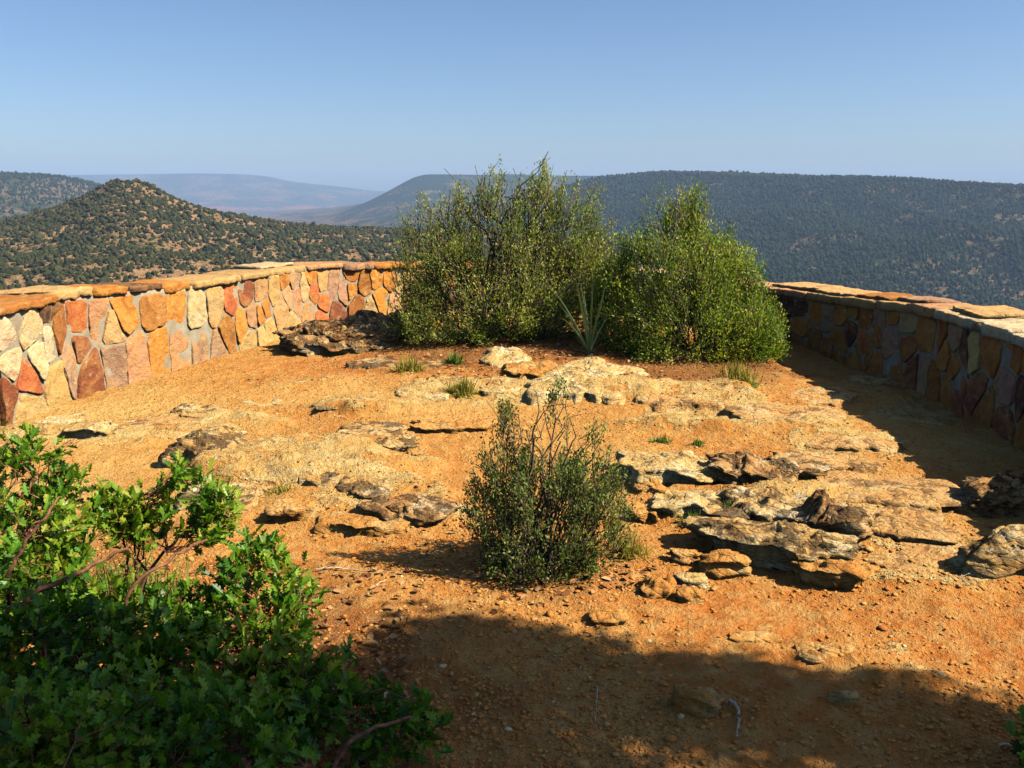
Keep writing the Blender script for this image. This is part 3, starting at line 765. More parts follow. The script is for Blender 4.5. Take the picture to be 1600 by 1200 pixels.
def shrub(name, label, cat, base, base_r, targets, ells, ntwig, nleaf, leaf, wood, leafmat, seed, r_stem=.012, tw=.25, leaf_t0=.2, tmpl=(RH, RHF), shell=.15, upw=.5,
          leaf_spread=.03, group=None, droop=0.0, zmin=.03, stem_t=0.0, face_up=.3, wav=.03, wood_attr=.5, bare=0.0, gap=None, upright=False, extra=()):
    g = np.random.default_rng(seed)
    base = np.asarray(base, float)
    T = thing(name, label, cat, base, group)
    wa, la = Acc(), Acc()
    sp, st = [], []
    for t in targets:
        t = np.asarray(t, float)
        a = base+np.r_[g.normal(size=2)*base_r*.5, -.04]
        c = a+(t-a)*.45+np.array([0, 0, .22*np.linalg.norm(t-a)])-np.r_[(t-a)[:2]*.18, 0]
        P = bez(a, c, t, 12); l = np.linalg.norm(t-a)
        P[1:] += g.normal(size=(11, 3))*l*wav*np.linspace(.3, 1, 11)[:, None]
        tube(wa, P, r_stem*g.uniform(.6, 1.25), r_stem*.18, 5, g.random())
        sp.append(P[2:]); st.append(np.arange(10))
    for xp, xr in extra:
        Q = np.array([at(*q) for q in xp]); tt = np.linspace(0, len(Q)-1, 16); Q = np.stack([np.interp(tt, np.arange(len(Q)), Q[:,k_]) for k_ in range(3)], -1)
        Q += g.normal(size=Q.shape)*xr*.45; tube(wa, Q, xr, xr*.5, 6, .5)
    SPt = np.concatenate(sp)
    tips = ell_pts(g, ntwig, ells, shell)
    tips = tips[tips[:,2] > base[2]+zmin]
    if gap is not None:
        fq, lim_ = gap; tips = tips[fbm(tips[:,0]*fq, tips[:,1]*fq, tips[:,2]*fq*.8, 2, seed+3)+.35*g.normal(size=len(tips)) > lim_]
    allp, alld, alln = [], [], []
    cen = np.mean([e[0] for e in ells], 0)
    for tip in tips:
        if upright:
            hv = (tip-base)*[.45, .45, 0]; dv = unit((hv/(np.linalg.norm(tip-base)+.05)+np.array([0, 0, 1.0])+g.normal(size=3)*.16)[None])[0]
            q0 = tip-dv*tw*g.uniform(.7, 1.5)
            p = SPt[np.argmin(np.linalg.norm(SPt-q0, axis=1))]*.45+q0*.55
            p[2] = max(p[2], base[2]); m = (p+tip)/2+g.normal(size=3)*.02
        else:
            v = tip-SPt; dist = np.linalg.norm(v, axis=1)
            cost = np.abs(dist-tw*g.uniform(.5, 1.1))+np.maximum(0, (SPt[:,2]+.3*dist-tip[2]))*.8
            p = SPt[np.argmin(cost)]
            m = (p+tip)/2+np.r_[(tip-p)[:2]*.12, -.1*np.linalg.norm(tip-p)*(1 if droop == 0 else -droop)]
        n = 7
        P = bez(p, m, tip, n); l = np.linalg.norm(tip-p)+1e-6
        P[1:] += g.normal(size=(n-1, 3))*l*wav
        tube(wa, P, r_stem*.28, r_stem*.1, 4, g.random())
        if g.random() < bare: continue
        k = max(2, int(nleaf*g.uniform(.5, 1.3)))
        u = leaf_t0+(1-leaf_t0)*g.random(k)**.8
        f = u*(n-1); i = np.minimum(f.astype(int), n-2); fr = (f-i)[:, None]
        q = P[i]*(1-fr)+P[i+1]*fr
        tg = unit(P[i+1]-P[i])
        q = q+g.normal(size=(k, 3))*leaf_spread*.5
        d = unit(tg*upw+unit(g.normal(size=(k, 3)))*.75+np.array([0, 0, .15]))
        allp.append(q); alld.append(d); alln.append(unit(g.normal(size=(k, 3))+np.array([0, 0, face_up*2])+unit(q-cen)*.5))
    p = np.concatenate(allp); d = np.concatenate(alld); n_ = np.concatenate(alln)
    k = len(p); Ls = leaf[0]*g.uniform(.65, 1.25, k); Ws = leaf[1]*g.uniform(.75, 1.2, k)
    ok = p[:,2] > base[2]+.004
    p, d, n_, Ls, Ws = p[ok], d[ok], n_[ok], Ls[ok], Ws[ok]
    cl = fbm(p[:,0]*4, p[:,1]*4, p[:,2]*4, 2, seed)
    tint = np.clip(.48+.22*cl+g.normal(size=len(p))*.17, 0, 1)
    leaf_cards(la, p, d, n_, Ls, Ws, tmpl[0], tmpl[1], tint)
    wa.build('stems', wood, T, base, True)
    la.build('foliage', leafmat, T, base)
    return T

M['wood_grey'] = mat_bark('grey_twig', L(84,66,50), L(150,128,104))
M['wood_dark'] = mat_bark('dark_bark', L(52,40,32), L(104,84,66))
M['wood_mid'] = mat_bark('brown_grey_twig', L(62,48,36), L(140,118,94))
M['wood_red'] = mat_bark('oak_twig', L(86,58,42), L(158,108,78))
M['maho'] = mat_leaf('mahogany_leaf', [L(62,92,26), L(104,132,42), L(150,166,66), L(206,204,116)], .42, .5, .4)
M['maho2'] = mat_leaf('bright_mahogany_leaf', [L(54,88,22), L(98,130,34), L(148,166,54), L(212,206,106)], .4, .5, .4)
M['small'] = mat_leaf('small_bush_leaf', [L(48,72,32), L(84,108,46), L(124,144,66), L(186,182,108)], .38, .5, .4)
M['oak'] = mat_leaf('oak_leaf', [L(30,62,12), L(56,100,18), L(92,138,28), L(138,166,46), L(176,172,70)], .38, .42, .4)
M['grass'] = mat_leaf('grass_blade', [L(70,84,24), L(120,124,36), L(160,148,62), L(196,170,100)], .3, .6, .2)
M['plant'] = mat_leaf('small_plant_leaf', [L(60,90,30), L(96,124,48), L(130,146,70)], .3, .6, .2)
M['yucca'] = mat_leaf('yucca_blade', [L(80,108,54), L(114,140,74), L(156,170,104)], .1, .45, .4)

# tall left shrub
bl = np.array([*at(775, 555, 9.0)[:2], 0]); bl[2] = macro(bl[0], bl[1])-.02
YL = 9.0
def tg(lst, Y, g, jit=.35): return [at(x, y, Y+g.uniform(-jit, jit)) for x, y in lst]
g0 = np.random.default_rng(100)
tl = tg([(705,268),(780,262),(815,270),(850,245),(860,255),(838,300),(935,282),(925,340),(900,300),(680,330),(640,320),(625,380),(620,430),(650,300),(730,290),(760,300),(800,320),(870,330),(940,400),
         (700,380),(740,350),(880,380),(630,470),(640,510),(660,540),(720,430),(790,400),(840,400),(910,430),(760,480),(690,480),(820,480),(875,300),(755,265),(668,350),(712,310)], YL, g0, .45)
c = lambda x, y, Y: at(x, y, Y)
def whips(Y, lst, r, hz): return [(at(x, y+8, Y), (r, r, hz)) for x, y in lst for _ in (0, 1)]
shrub('tall_shrub', 'tall loose olive-green shrub with dark branches poking out on top, left of the yucca', 'shrub', bl, .35, tl,
      [(c(770,445,YL), (.92,.75,.66)), (c(790,365,YL), (.58,.5,.38)), (c(685,410,YL), (.50,.5,.45)), (c(850,310,YL), (.3,.3,.34)), (c(665,490,YL-.2), (.36,.5,.3)), (c(880,440,YL-.1), (.46,.5,.55)), (c(705,320,YL), (.2,.2,.2)), (c(650,360,YL), (.16,.2,.3)), (c(780,290,YL), (.25,.25,.2)), (c(905,360,YL), (.25,.3,.35)), (c(760,530,YL-.45), (.75,.3,.14)), (c(690,500,YL-.3), (.5,.35,.25)), (c(925,455,YL-.2), (.35,.4,.4)), (c(935,400,YL), (.26,.4,.5)), (c(820,480,YL-.4), (.5,.3,.3))]
      +whips(YL, [(712,292),(735,305),(783,272),(815,282),(848,262),(862,268),(838,272),(870,295),(905,305),(933,300),(640,330),(628,350),(660,318),(690,325),(760,290),(800,300),(885,320),(920,340),(622,400)], .075, .2),
      2500, 32, (.030,.0125), M['wood_mid'], M['maho'], 21, gap=(3.2, -.42), upright=True, upw=1.0, r_stem=.017, tw=.34, leaf_t0=.08, shell=.1, leaf_spread=.05, face_up=.1, bare=.05, wav=.035)
# tall right shrub
YR = 8.45
br = np.array([*at(1085, 575, YR)[:2], 0]); br[2] = macro(br[0], br[1])-.02
tr_ = tg([(1050,292),(1040,330),(1075,300),(1000,350),(975,380),(950,420),(1100,340),(1140,390),(1165,420),(1190,470),(1215,520),(1225,560),(940,480),(960,520),(1010,420),(1060,400),(1120,440),(1150,500),(1180,550),(1030,360),(1010,560),(1090,520),(1060,310),(1115,372)], YR, g0, .4)
shrub('tall_shrub', 'dense yellow-green cone-shaped shrub standing right of the yucca', 'shrub', br, .3, tr_,
      [(c(1090,505,YR), (.78,.65,.52)), (c(1055,420,YR), (.58,.55,.48)), (c(1045,355,YR), (.36,.34,.28)), (c(995,475,YR), (.42,.5,.52)), (c(1165,530,YR-.1), (.38,.45,.36)), (c(1195,560,YR-.1), (.22,.3,.2)), (c(1135,430,YR), (.34,.4,.34)), (c(1095,588,YR-.45), (.55,.25,.12)), (c(1030,555,YR-.3), (.33,.3,.2)), (c(955,480,YR+.3), (.32,.35,.45))]
      +whips(YR, [(1050,292),(1000,335),(965,385),(1100,335),(1160,405),(1115,370),(1040,305),(1195,460),(985,355),(1070,315),(1020,325),(940,420),(1140,370),(1180,430),(1215,500),(1005,310),(1090,300)], .08, .17),
      2800, 36, (.030,.0135), M['wood_mid'], M['maho2'], 22, gap=(3.4, -.34), upright=True, upw=.9, r_stem=.013, tw=.26, leaf_t0=.1, shell=.25, leaf_spread=.06, face_up=.1, wav=.03)
# small bush
YS = 3.72
bs = np.array([.125, YS, 0]); bs[2] = gz(.125, YS)-.01
ts = tg([(870,592),(862,605),(880,612),(850,640),(790,625),(780,640),(800,660),(830,660),(838,690),(815,700),(920,650),(935,660),(925,690),(900,700),(760,700),(735,730),(745,780),(740,830),(760,870),(780,700),(970,740),(985,780),(980,830),(950,870),(950,720),
         (890,640),(875,650),(860,720),(820,740),(900,760),(790,800),(930,800),(800,880),(900,890),(850,880),(775,660),(850,610)], YS, g0, .16)
shrub('small_bush', 'small upright bush with grey twiggy top standing alone in the middle of the dirt', 'bush', bs, .12, ts,
      [(c(860,820,YS), (.32,.3,.2)), (c(855,750,YS), (.29,.25,.14)), (c(790,715,YS), (.13,.14,.1)), (c(920,730,YS), (.15,.16,.11)), (c(752,790,YS), (.1,.15,.14)), (c(965,800,YS), (.1,.15,.14)), (c(850,875,YS-.05), (.3,.24,.09))]
      +whips(YS, [(872,602),(862,618),(885,632),(850,642),(790,632),(780,642),(800,665),(835,662),(925,658),(935,668),(760,695),(740,728),(970,735),(820,690),(900,690),(852,625),(785,625)], .024, .06),
      1500, 18, (.0165,.008), M['wood_mid'], M['small'], 23, upright=True, upw=.9, r_stem=.0075, tw=.12, leaf_t0=.15, shell=.15, leaf_spread=.02, tmpl=(OV, OVF), zmin=.015, gap=(7.0, -.4), bare=.15, wav=.035)

# oak scrub
def oak(label, bpx, Yb, sph, ntw, nl, seed, ntar=16, leaf=(.046,.036), extra=()):
    g = np.random.default_rng(seed)
    b = at(bpx[0], bpx[1], Yb); b[2] = gz(b[0], b[1])-.02
    ells = [(at(x, y, Y), (r, r*.9, r*.75)) for x, y, Y, r in sph]
    tar = ell_pts(g, ntar, ells)
    shrub('oak_shrub', label, 'shrub', b, .12, tar, ells, int(ntw*1.7), nl, leaf, M['wood_red'], M['oak'], seed, r_stem=.0085, tw=.16, leaf_t0=.35, tmpl=(OAK, OAKF), shell=.1, upw=.7,
          leaf_spread=.03, face_up=.8, group='oak scrub at the lower left', zmin=.04, wav=.04, extra=extra)
oak('sunlit bright green oak scrub in front of the left end of the wall', (30,980), 3.1,
    [(40,755,3.25,.22), (95,695,3.35,.09), (110,750,3.3,.12), (10,690,3.3,.1), (20,850,3.0,.26), (110,830,3.05,.13), (0,930,2.8,.25), (110,900,2.85,.12)], 150, 9, 31, 22, extra=[([(10,900,2.62),(35,852,2.64),(70,808,2.66),(92,778,2.7)], .007), ([(0,965,2.45),(60,925,2.5),(130,892,2.55),(165,872,2.6),(195,858,2.62)], .009)])
oak('small sprawling oak shrub with bare twigs showing, between two bigger oak clumps', (215,900), 3.25,
    [(180,800,3.25,.1), (230,790,3.3,.1), (290,745,3.3,.1), (345,780,3.25,.08), (330,820,3.2,.09), (205,830,3.2,.07), (150,780,3.25,.05)], 95, 8, 32, 5)
oak('oak shrub half sunlit and half shaded, its leafy tips spreading toward the small bush', (420,1120), 2.65,
    [(400,880,2.85,.1), (455,925,2.8,.1), (350,900,2.8,.09), (350,985,2.65,.14), (440,1000,2.65,.12), (520,1030,2.6,.07), (520,1090,2.5,.11), (600,1100,2.45,.08), (660,1110,2.4,.06), (640,1150,2.35,.06), (680,1140,2.38,.04), (470,1120,2.4,.13), (580,1165,2.3,.09), (390,1080,2.5,.14), (300,960,2.75,.08), (255,935,2.75,.09), (165,940,2.75,.11), (320,905,2.8,.07)], 215, 8, 33, 26, extra=[([(170,985,2.55),(195,945,2.58),(215,905,2.62),(262,878,2.68),(322,842,2.75)], .008), ([(515,1205,2.1),(540,1165,2.12),(590,1135,2.15),(640,1118,2.2)], .008), ([(215,905,2.62),(212,870,2.62)], .005)])
oak('big dark shaded oak thicket filling the lower left corner', (150,1195), 2.2,
    [(60,1000,2.45,.2), (170,1030,2.45,.19), (270,1060,2.4,.17), (60,1120,2.1,.22), (190,1150,2.05,.22), (330,1150,2.1,.19), (440,1185,2.1,.13), (0,1190,1.9,.22), (250,980,2.6,.1)], 330, 9, 34, 30)
oak('dark sliver of a shaded shrub in the lower right corner', (1640,1190), 2.2,
    [(1625,1150,2.3,.07), (1640,1190,2.2,.09), (1660,1120,2.35,.08)], 26, 8, 35, 6, (.05,.04))

# yucca
def blades(acc, g, base, n, Lr, Wr, spread, curve, segs=5, fold=.25, elev=(15, 85)):
    for _ in range(n):
        az = g.uniform(0, 2*math.pi); el = math.radians(g.uniform(*elev))
        d = np.array([math.cos(az)*math.cos(el), math.sin(az)*math.cos(el), math.sin(el)])
        l = g.uniform(*Lr); w = g.uniform(*Wr)
        t = np.linspace(0, 1, segs)[:, None]
        P = base+np.r_[g.normal(size=2)*spread, 0]+d*t*l+np.array([0, 0, -1])*(t**2)*l*curve*g.uniform(.2, 1.2)*math.cos(el)
        sd = np.cross(d, [0, 0, 1]); sd = sd/(np.linalg.norm(sd)+1e-6); up = np.cross(sd, d)
        wd = w*(np.minimum(1, t*5+.6))*(1-t**2.2)+.0004
        Lf, Rt = P+sd*wd+up*wd*fold, P-sd*wd+up*wd*fold
        V = np.stack([Lf, P, Rt], 1).reshape(-1, 3)
        F = []
        for i in range(segs-1):
            for j in (0, 1): F.append([i*3+j, i*3+j+1, (i+1)*3+j+1, (i+1)*3+j])
        acc.add(V, np.array(F), g.random())
def yucca():
    g = np.random.default_rng(7)
    P = at(921, 528, 8.2); b = np.array([P[0], P[1], gz(P[0], P[1])+.02])
    T = thing('yucca', 'spiky grey-green yucca between the two tall shrubs', 'yucca', b)
    acc = Acc()
    for (tx, ty) in [(864,452),(872,474),(878,496),(898,430),(907,442),(927,430),(950,434),(944,462),(960,480),(912,456)]:
        e = at(tx, ty, 8.2+g.uniform(-.25, .1)); d = e-b; l = np.linalg.norm(d); d /= l
        t = np.linspace(0, 1, 7)[:, None]
        Q = b+d*t*l+np.array([0, 0, .035])*np.sin(t*math.pi)
        sd = unit(np.cross(d, [0.2, 1, .1])[None])[0]; up = np.cross(sd, d)
        wd = .0092*np.minimum(1, t*4+.5)*(1-t**3)+.0006
        V = np.stack([Q+sd*wd+up*wd*.4, Q, Q-sd*wd+up*wd*.4], 1).reshape(-1, 3)
        F = [[i*3+j, i*3+j+1, (i+1)*3+j+1, (i+1)*3+j] for i in range(6) for j in (0, 1)]
        acc.add(V, np.array(F), g.random())
    blades(acc, g, b, 6, (.15,.3), (.006,.009), .02, .1, 6, .4, (5, 80))
    acc.build('leaves', M['yucca'], T, b)
    a2 = Acc(); tube(a2, np.array([b-[0,0,.12], b-[0,0,.05], b]), .045, .03, 7, .3); a2.build('stem', M['wood_grey'], T, b, True)
yucca()

TUFTS = [(638,588,'bushy yellow-green grass tuft in front of the long dark boulder',.17,.14,140,.004,'grass',8.0),
 (722,616,'smaller yellow-green grass tuft between pale flat stones',.15,.12,130,.004,'grass',7.2),
 (712,570,'small green herb just left of the rounded cream boulder',.12,.1,70,.005,'plant',0),
 (985,866,'wispy grass tuft against the right side of the small bush',.15,.09,90,.0018,'grass',0),
 (1032,690,'low green herbs along the back of the big cream boulder',.05,.09,80,.004,'plant',0),
 (1090,694,'tiny green herb at the right end of the big cream boulder',.05,.06,50,.003,'plant',0),
 (1085,818,'grey-green moss-like tuft left of the overhanging slab',.06,.08,100,.0022,'plant',0),
 (1150,802,'greenish tuft growing in a crack of the outcrop',.05,.1,100,.0022,'plant',0),
 (1160,888,'tiny green sprout below the overhanging slab',.05,.04,40,.0025,'plant',0),
 (1350,832,'small green weed beside the tallest knobbly rock',.06,.05,50,.0025,'plant',0),
 (1465,844,'small weed at the right end of the grey-tan slab',.05,.05,50,.0025,'plant',0),
 (1150,604,'dry straw-coloured grass under the front of the dense cone-shaped shrub',.18,.2,150,.003,'grass',0),
 (440,768,'dry tuft on the crusty slabs near the oak',.05,.1,90,.002,'grass',0),
 (1518,765,'single thin grass stalk by the dark jagged rock',.12,.01,4,.0016,'grass',0)]
ICOA = ico(1)
for i, (x, y, lab, l, sp, n, w, mt, _) in enumerate(TUFTS):
    g = np.random.default_rng(300+i); P = G(x, y); b = np.array([P[0], P[1], gz(P[0], P[1])-.005])
    acc = Acc(); acc.add(ICOA[0]*[sp*.9+.01, sp*.9+.01, .01]+b-[0, 0, .03], ICOA[1], 0.05); blades(acc, g, b, int(n*2.4), (l*.45, l*1.15), (w*.8, w*1.5), sp*.34, .6, 4, .2, (12, 88))
    o = acc.build('grass_tuft' if mt == 'grass' else 'small_herb', M[mt], None, b); o.location = b
    tag(o, lab, 'grass tuft' if mt == 'grass' else 'herb')
# grass patch under the oak
def oakgrass():
    g = np.random.default_rng(77); acc = Acc()
    for _ in range(60):
        P = G(g.uniform(110, 290), g.uniform(890, 975)); b = np.array([P[0], P[1], gz(P[0], P[1])-.005])
        blades(acc, g, b, 12, (.06,.15), (.0015,.003), .03, .5, 4, .2, (35, 88))
    o = acc.build('grass', M['plant']); tag(o, 'green grass growing beneath the oak scrub', 'grass', kind='stuff')
oakgrass()
# dry leaves under oaks and shrubs
def litter():
    g = np.random.default_rng(78); n = 2600
    px = np.r_[g.uniform(-100, 640, 1500), g.normal(855, 90, 350), g.uniform(640, 1220, 750)]; py = np.r_[g.uniform(880, 1300, 1500), g.normal(890, 22, 350), g.uniform(535, 605, 750)]
    P = np.array([G(a, b) for a, b in zip(px, py)])
    P[:,2] = ground_h(P[:,0], P[:,1])+.008
    acc = Acc(); d = unit(np.c_[g.normal(size=(n, 2)), g.normal(size=n)*.25]); nr = unit(np.c_[g.normal(size=(n, 2))*.5, np.ones(n)])
    leaf_cards(acc, P, d, nr, g.uniform(.02, .05, n), g.uniform(.012, .03, n), OV, OVF, g.random(n))
    o = acc.build('leaf_litter', mat_leaf('dry_leaf', [L(92,58,34), L(146,98,60), L(190,150,104)], .1, .8, .1))
    tag(o, 'dry brown leaves strewn beneath the shrubs', 'leaf litter', kind='stuff')
litter()

# sticks
def stick(pxs, r, mat, label, lift=.012):
    P = np.array([G(a, b) for a, b in pxs]); 
    t = np.linspace(0, len(P)-1, len(P)*5); P = np.stack([np.interp(t, np.arange(len(P)), P[:,k]) for k in range(3)], -1)
    P[:,2] = ground_h(P[:,0], P[:,1])+lift; P += np.random.default_rng(len(label)).normal(size=P.shape)*r*.35
    o_ = P[0].copy(); acc = Acc(); tube(acc, P, r, r*.5, 6); o = acc.build('stick', mat, None, o_, True); o.location = o_; tag(o, label, 'stick')
M['wood_pale'] = mat_bark('bleached_wood', L(160,140,116), L(206,190,164))
stick([(1140,1100),(1152,1112),(1154,1130),(1151,1158)], .006, M['wood_pale'], 'short bent grey stick in the shadow beside the pointed orange stone')
stick([(494,892),(545,890),(585,896)], .004, M['wood_pale'], 'thin pale stick on sunny dirt right of the oak tips')
stick([(588,920),(604,912)], .003, M['wood_pale'], 'very short pale twig below the shadow of the small bush')
stick([(934,1070),(932,1098),(930,1126)], .0018, M['wood_pale'], 'thin upright straw lying in the tree shadow')
stick([(1500,910),(1537,912)], .003, M['wood_pale'], 'thin pale twig under the sunken grey slab at right')
stick([(930,1000),(960,999)], .0025, M['wood_pale'], 'tiny straw just outside the tree shadow')
stick([(1560,1172),(1610,1168)], .004, M['wood_pale'], 'pale twig in dappled shade at the lower right')

# ------------------------------------------------------------------ trees behind the camera (they throw the foreground shade)
def shade_tree(label, trunk, blobs, seed, ncl, bark, leafm, wts=None):
    g = np.random.default_rng(seed)
    b = np.array([trunk[0], trunk[1], 0.0])
    T = thing('juniper_tree', label, 'tree', b, 'junipers at the edge of the clearing')
    wa, la = Acc(), Acc()
    top = np.mean([q[0] for q in blobs], 0)
    tp = bez(b-[0, 0, .2], b+np.array([.1, -.1, top[2]*.5]), top, 10); tube(wa, tp, .16, .04, 9, .5)
    for cen, ax in blobs:
        for _ in range(6):
            e = cen+g.normal(size=3)*ax*.45; k = g.integers(3, 9)
            tube(wa, bez(tp[k], (tp[k]+e)/2+[0, 0, -.1], e, 7), .04, .008, 5, g.random())
    wts = wts or [1]*len(blobs); cl = np.concatenate([ell_pts(g, max(4, int(ncl*w_*q[1][0]*q[1][1]*8)), [q], .05) for q, w_ in zip(blobs, wts)]); ncl = len(cl)
    n = 26; p = np.repeat(cl, n, 0)+g.normal(size=(ncl*n, 3))*.075
    d = unit(g.normal(size=(len(p), 3))+[0, 0, .4]); nr = unit(g.normal(size=(len(p), 3)))
    leaf_cards(la, p, d, nr, g.uniform(.05, .1, len(p)), g.uniform(.025, .045, len(p)), RH, RHF, g.random(len(p)))
    wa.build('trunk', bark, T, b, True); la.build('crown', leafm, T, b)
M['juniper'] = mat_leaf('juniper_leaf', [L(34,54,26), L(58,80,36), L(86,104,50)], .15, .6, .2)
def sh(px, py, z, r, dz=0):                                      # crown blob whose shade reaches the ground at the given spot
    P = G(px, py); t = z/SUN[2]
    return (np.array([P[0]+SUN[0]*t, P[1]+SUN[1]*t, z]), np.array([r[0], r[1], r[2]]))
shade_tree('juniper behind the viewer whose crown shades the lower left and centre', (2.7,-.7),
           [sh(785,1028,3.3,(.33,.22,.26)), sh(640,1095,3.3,(.33,.2,.26)), sh(440,1230,3.2,(.7,.4,.36)), sh(100,1260,3.0,(.9,.45,.4)), sh(200,1400,3.0,(1.0,.6,.45)), sh(-200,1260,2.9,(.8,.5,.4)), sh(650,1210,3.2,(.5,.3,.3)), sh(860,1160,3.3,(.45,.24,.28))],
           51, 95, M['wood_dark'], M['juniper'], [2.2, 1.8, 1, 1, .8, .8, .6, .16])
shade_tree('juniper outside the right wall whose crown shades the lower right', (4.9,.3),
           [sh(1015,1074,3.9,(.26,.2,.26)), sh(1150,1092,3.9,(.34,.2,.26)), sh(1340,1128,3.9,(.4,.2,.28)), sh(1560,1152,3.8,(.42,.18,.28)), sh(1120,1200,3.8,(.5,.25,.3)), sh(1420,1222,3.8,(.5,.22,.3)), sh(1700,1240,3.8,(.5,.3,.35))],
           52, 95, M['wood_dark'], M['juniper'], [2.2, 2.0, 1.3, 1.0, .17, .2, .7])

# ------------------------------------------------------------------ far land
def loft(name, rows, x0, x1, nx, ny, mat, amp, fr, seed, ridged=0.0):
    xs = np.linspace(x0, x1, nx); lines = []
    for r in rows:
        r = np.array(r, float)
        y = smooth1(np.interp(xs, r[:,0], r[:,1]), 3); D = smooth1(np.interp(xs, r[:,0], r[:,2]), 9)
        lines.append(np.array([at(a, b, q) for a, b, q in zip(xs, y, D)]))
    lines = np.array(lines)
    t = np.linspace(0, len(rows)-1, ny); i = np.minimum(t.astype(int), len(rows)-2); f = (t-i)[:, None, None]
    V = lines[i]*(1-f)+lines[i+1]*f
    n = fbm(V[...,0]*fr, V[...,1]*fr, 0, 5, seed)
    rg = -np.abs(fbm(V[...,0]*fr*.7, V[...,1]*fr*.25, 0, 3, seed+5))
    V[...,2] += amp*n*np.minimum(1, np.abs(t-1)[:, None]*2.5+.12)+ridged*rg*np.clip((t-1)[:, None], 0, 1)
    Vf = V.transpose(1, 0, 2).reshape(-1, 3)
    F = quads_grid(nx, ny)
    o = mesh_np(name, Vf, F[:, ::-1].copy(), np.full(len(F), 4), mat, True)
    o['kind'] = 'structure'
    return V, o
soilA = (L(126,98,68), L(160,130,92)); soilB = (L(98,80,60), L(126,106,82))
M['butte'] = mat_hill('butte_slope', soilA, L(58,64,34), .5, .60)
M['mesa'] = mat_hill('mesa_slope', soilB, L(36,50,30), .25, .44)
M['mesa2'] = mat_hill('left_mesa_slope', soilB, L(52,64,36), .16, .50)
M['mid'] = mat_hill('middle_mesa_slope', (L(96,88,72), L(128,116,92)), L(30,46,30), .12, .34, dict(z0=-130, z1=40, wob=30, stops=[(0, (1.0,.62,.5)), (.35, (1.1,.8,.66)), (.6, (.9,.85,.8)), (1, (.9,.9,.9))], bare=[(0, (.25,)*3), (.35, (.08,)*3), (.55, (0,)*3)]))
M['far'] = mat_hill('far_mesa_slope', soilB, L(40,54,40), .05, .44, dict(z0=-210, z1=90, wob=46, stops=[(0, (.62,.62,.6)), (.22, (.74,.64,.58)), (.29, (1.7,.74,.5)), (.335, (.9,.7,.6)), (.5, (1.25,.95,.75)), (.54, (.9,.84,.78)), (1, (.8,.88,.9))], bare=[(0, (0,)*3), (.24, (.0,)*3), (.29, (.26,)*3), (.34, (.03,)*3), (.55, (.02,)*3), (.62, (0,)*3)]))

butV, _ = loft('butte', [
  [(-700,420,640),(0,390,640),(195,350,640),(460,390,680),(1000,420,720)],
  [(-700,392,400),(-250,372,410),(0,348,425),(90,324,440),(140,304,448),(160,290,450),(172,284,450),(222,285,450),(240,293,450),(262,308,452),(330,331,460),(400,344,470),(460,352,485),(540,354,500),(620,358,520),(760,362,540),(1000,375,560)],
  [(-700,430,330),(0,385,345),(100,370,350),(195,345,362),(330,368,370),(460,385,385),(620,385,400),(1000,400,430)],
  [(-700,500,240),(0,455,250),(195,440,262),(460,440,280),(1000,450,310)],
  [(-700,700,140),(0,600,150),(195,600,155),(460,600,160),(1000,600,180)]], -700, 1000, 340, 150, M['butte'], 2.2, .035, 201, 3.0)
mesV, _ = loft('mesa', [
  [(560,345,2300),(700,330,2300),(850,292,2300),(1050,284,2200),(1400,288,2000),(1600,296,1900),(2400,320,1700)],
  [(560,372,1450),(700,362,1500),(780,345,1530),(850,312,1560),(900,286,1560),(950,278,1540),(1040,273,1450),(1200,277,1330),(1400,283,1220),(1600,293,1120),(2400,320,950)],
  [(560,380,1200),(700,375,1250),(850,340,1320),(950,318,1320),(1050,312,1260),(1200,316,1160),(1600,336,980),(2400,370,830)],
  [(560,400,900),(850,405,900),(1050,410,850),(1200,415,800),(1600,435,700),(2400,480,580)],
  [(560,470,600),(850,480,600),(1200,500,550),(1600,530,480),(2400,580,400)],
  [(560,640,300),(850,640,300),(1200,640,300),(1600,680,280),(2400,740,240)]], 560, 2400, 300, 220, M['mesa'], 7, .008, 211, 26)
lefV, _ = loft('left_mesa', [
  [(-900,275,2200),(0,282,2200),(150,290,2300),(320,345,2300)],
  [(-900,262,1350),(-300,268,1400),(0,273,1450),(60,275,1470),(110,280,1500),(150,290,1540),(200,305,1560),(260,322,1580),(320,350,1600)],
  [(-900,310,1150),(0,312,1200),(110,318,1250),(200,340,1300),(320,365,1350)],
  [(-900,400,750),(0,395,800),(200,395,850),(320,400,900)],
  [(-900,520,500),(0,520,500),(320,520,500)]], -900, 320, 160, 110, M['mesa2'], 6, .008, 221, 12)
loft('middle_mesa', [
  [(400,335,4200),(600,315,4200),(700,280,4200),(1300,284,4000)],
  [(400,362,2500),(470,354,2550),(510,346,2600),(560,322,2680),(600,302,2740),(640,280,2790),(656,273,2820),(668,272.5,2830),(700,273,2900),(850,274,3000),(1300,276,3000)],
  [(400,365,2300),(510,352,2380),(600,325,2480),(662,306,2540),(850,305,2700),(1300,305,2700)],
  [(400,372,1900),(600,365,1950),(850,365,2000),(1300,365,2000)],
  [(400,420,1200),(1300,420,1200)]], 400, 1300, 200, 110, M['mid'], 9, .004, 231, 24)
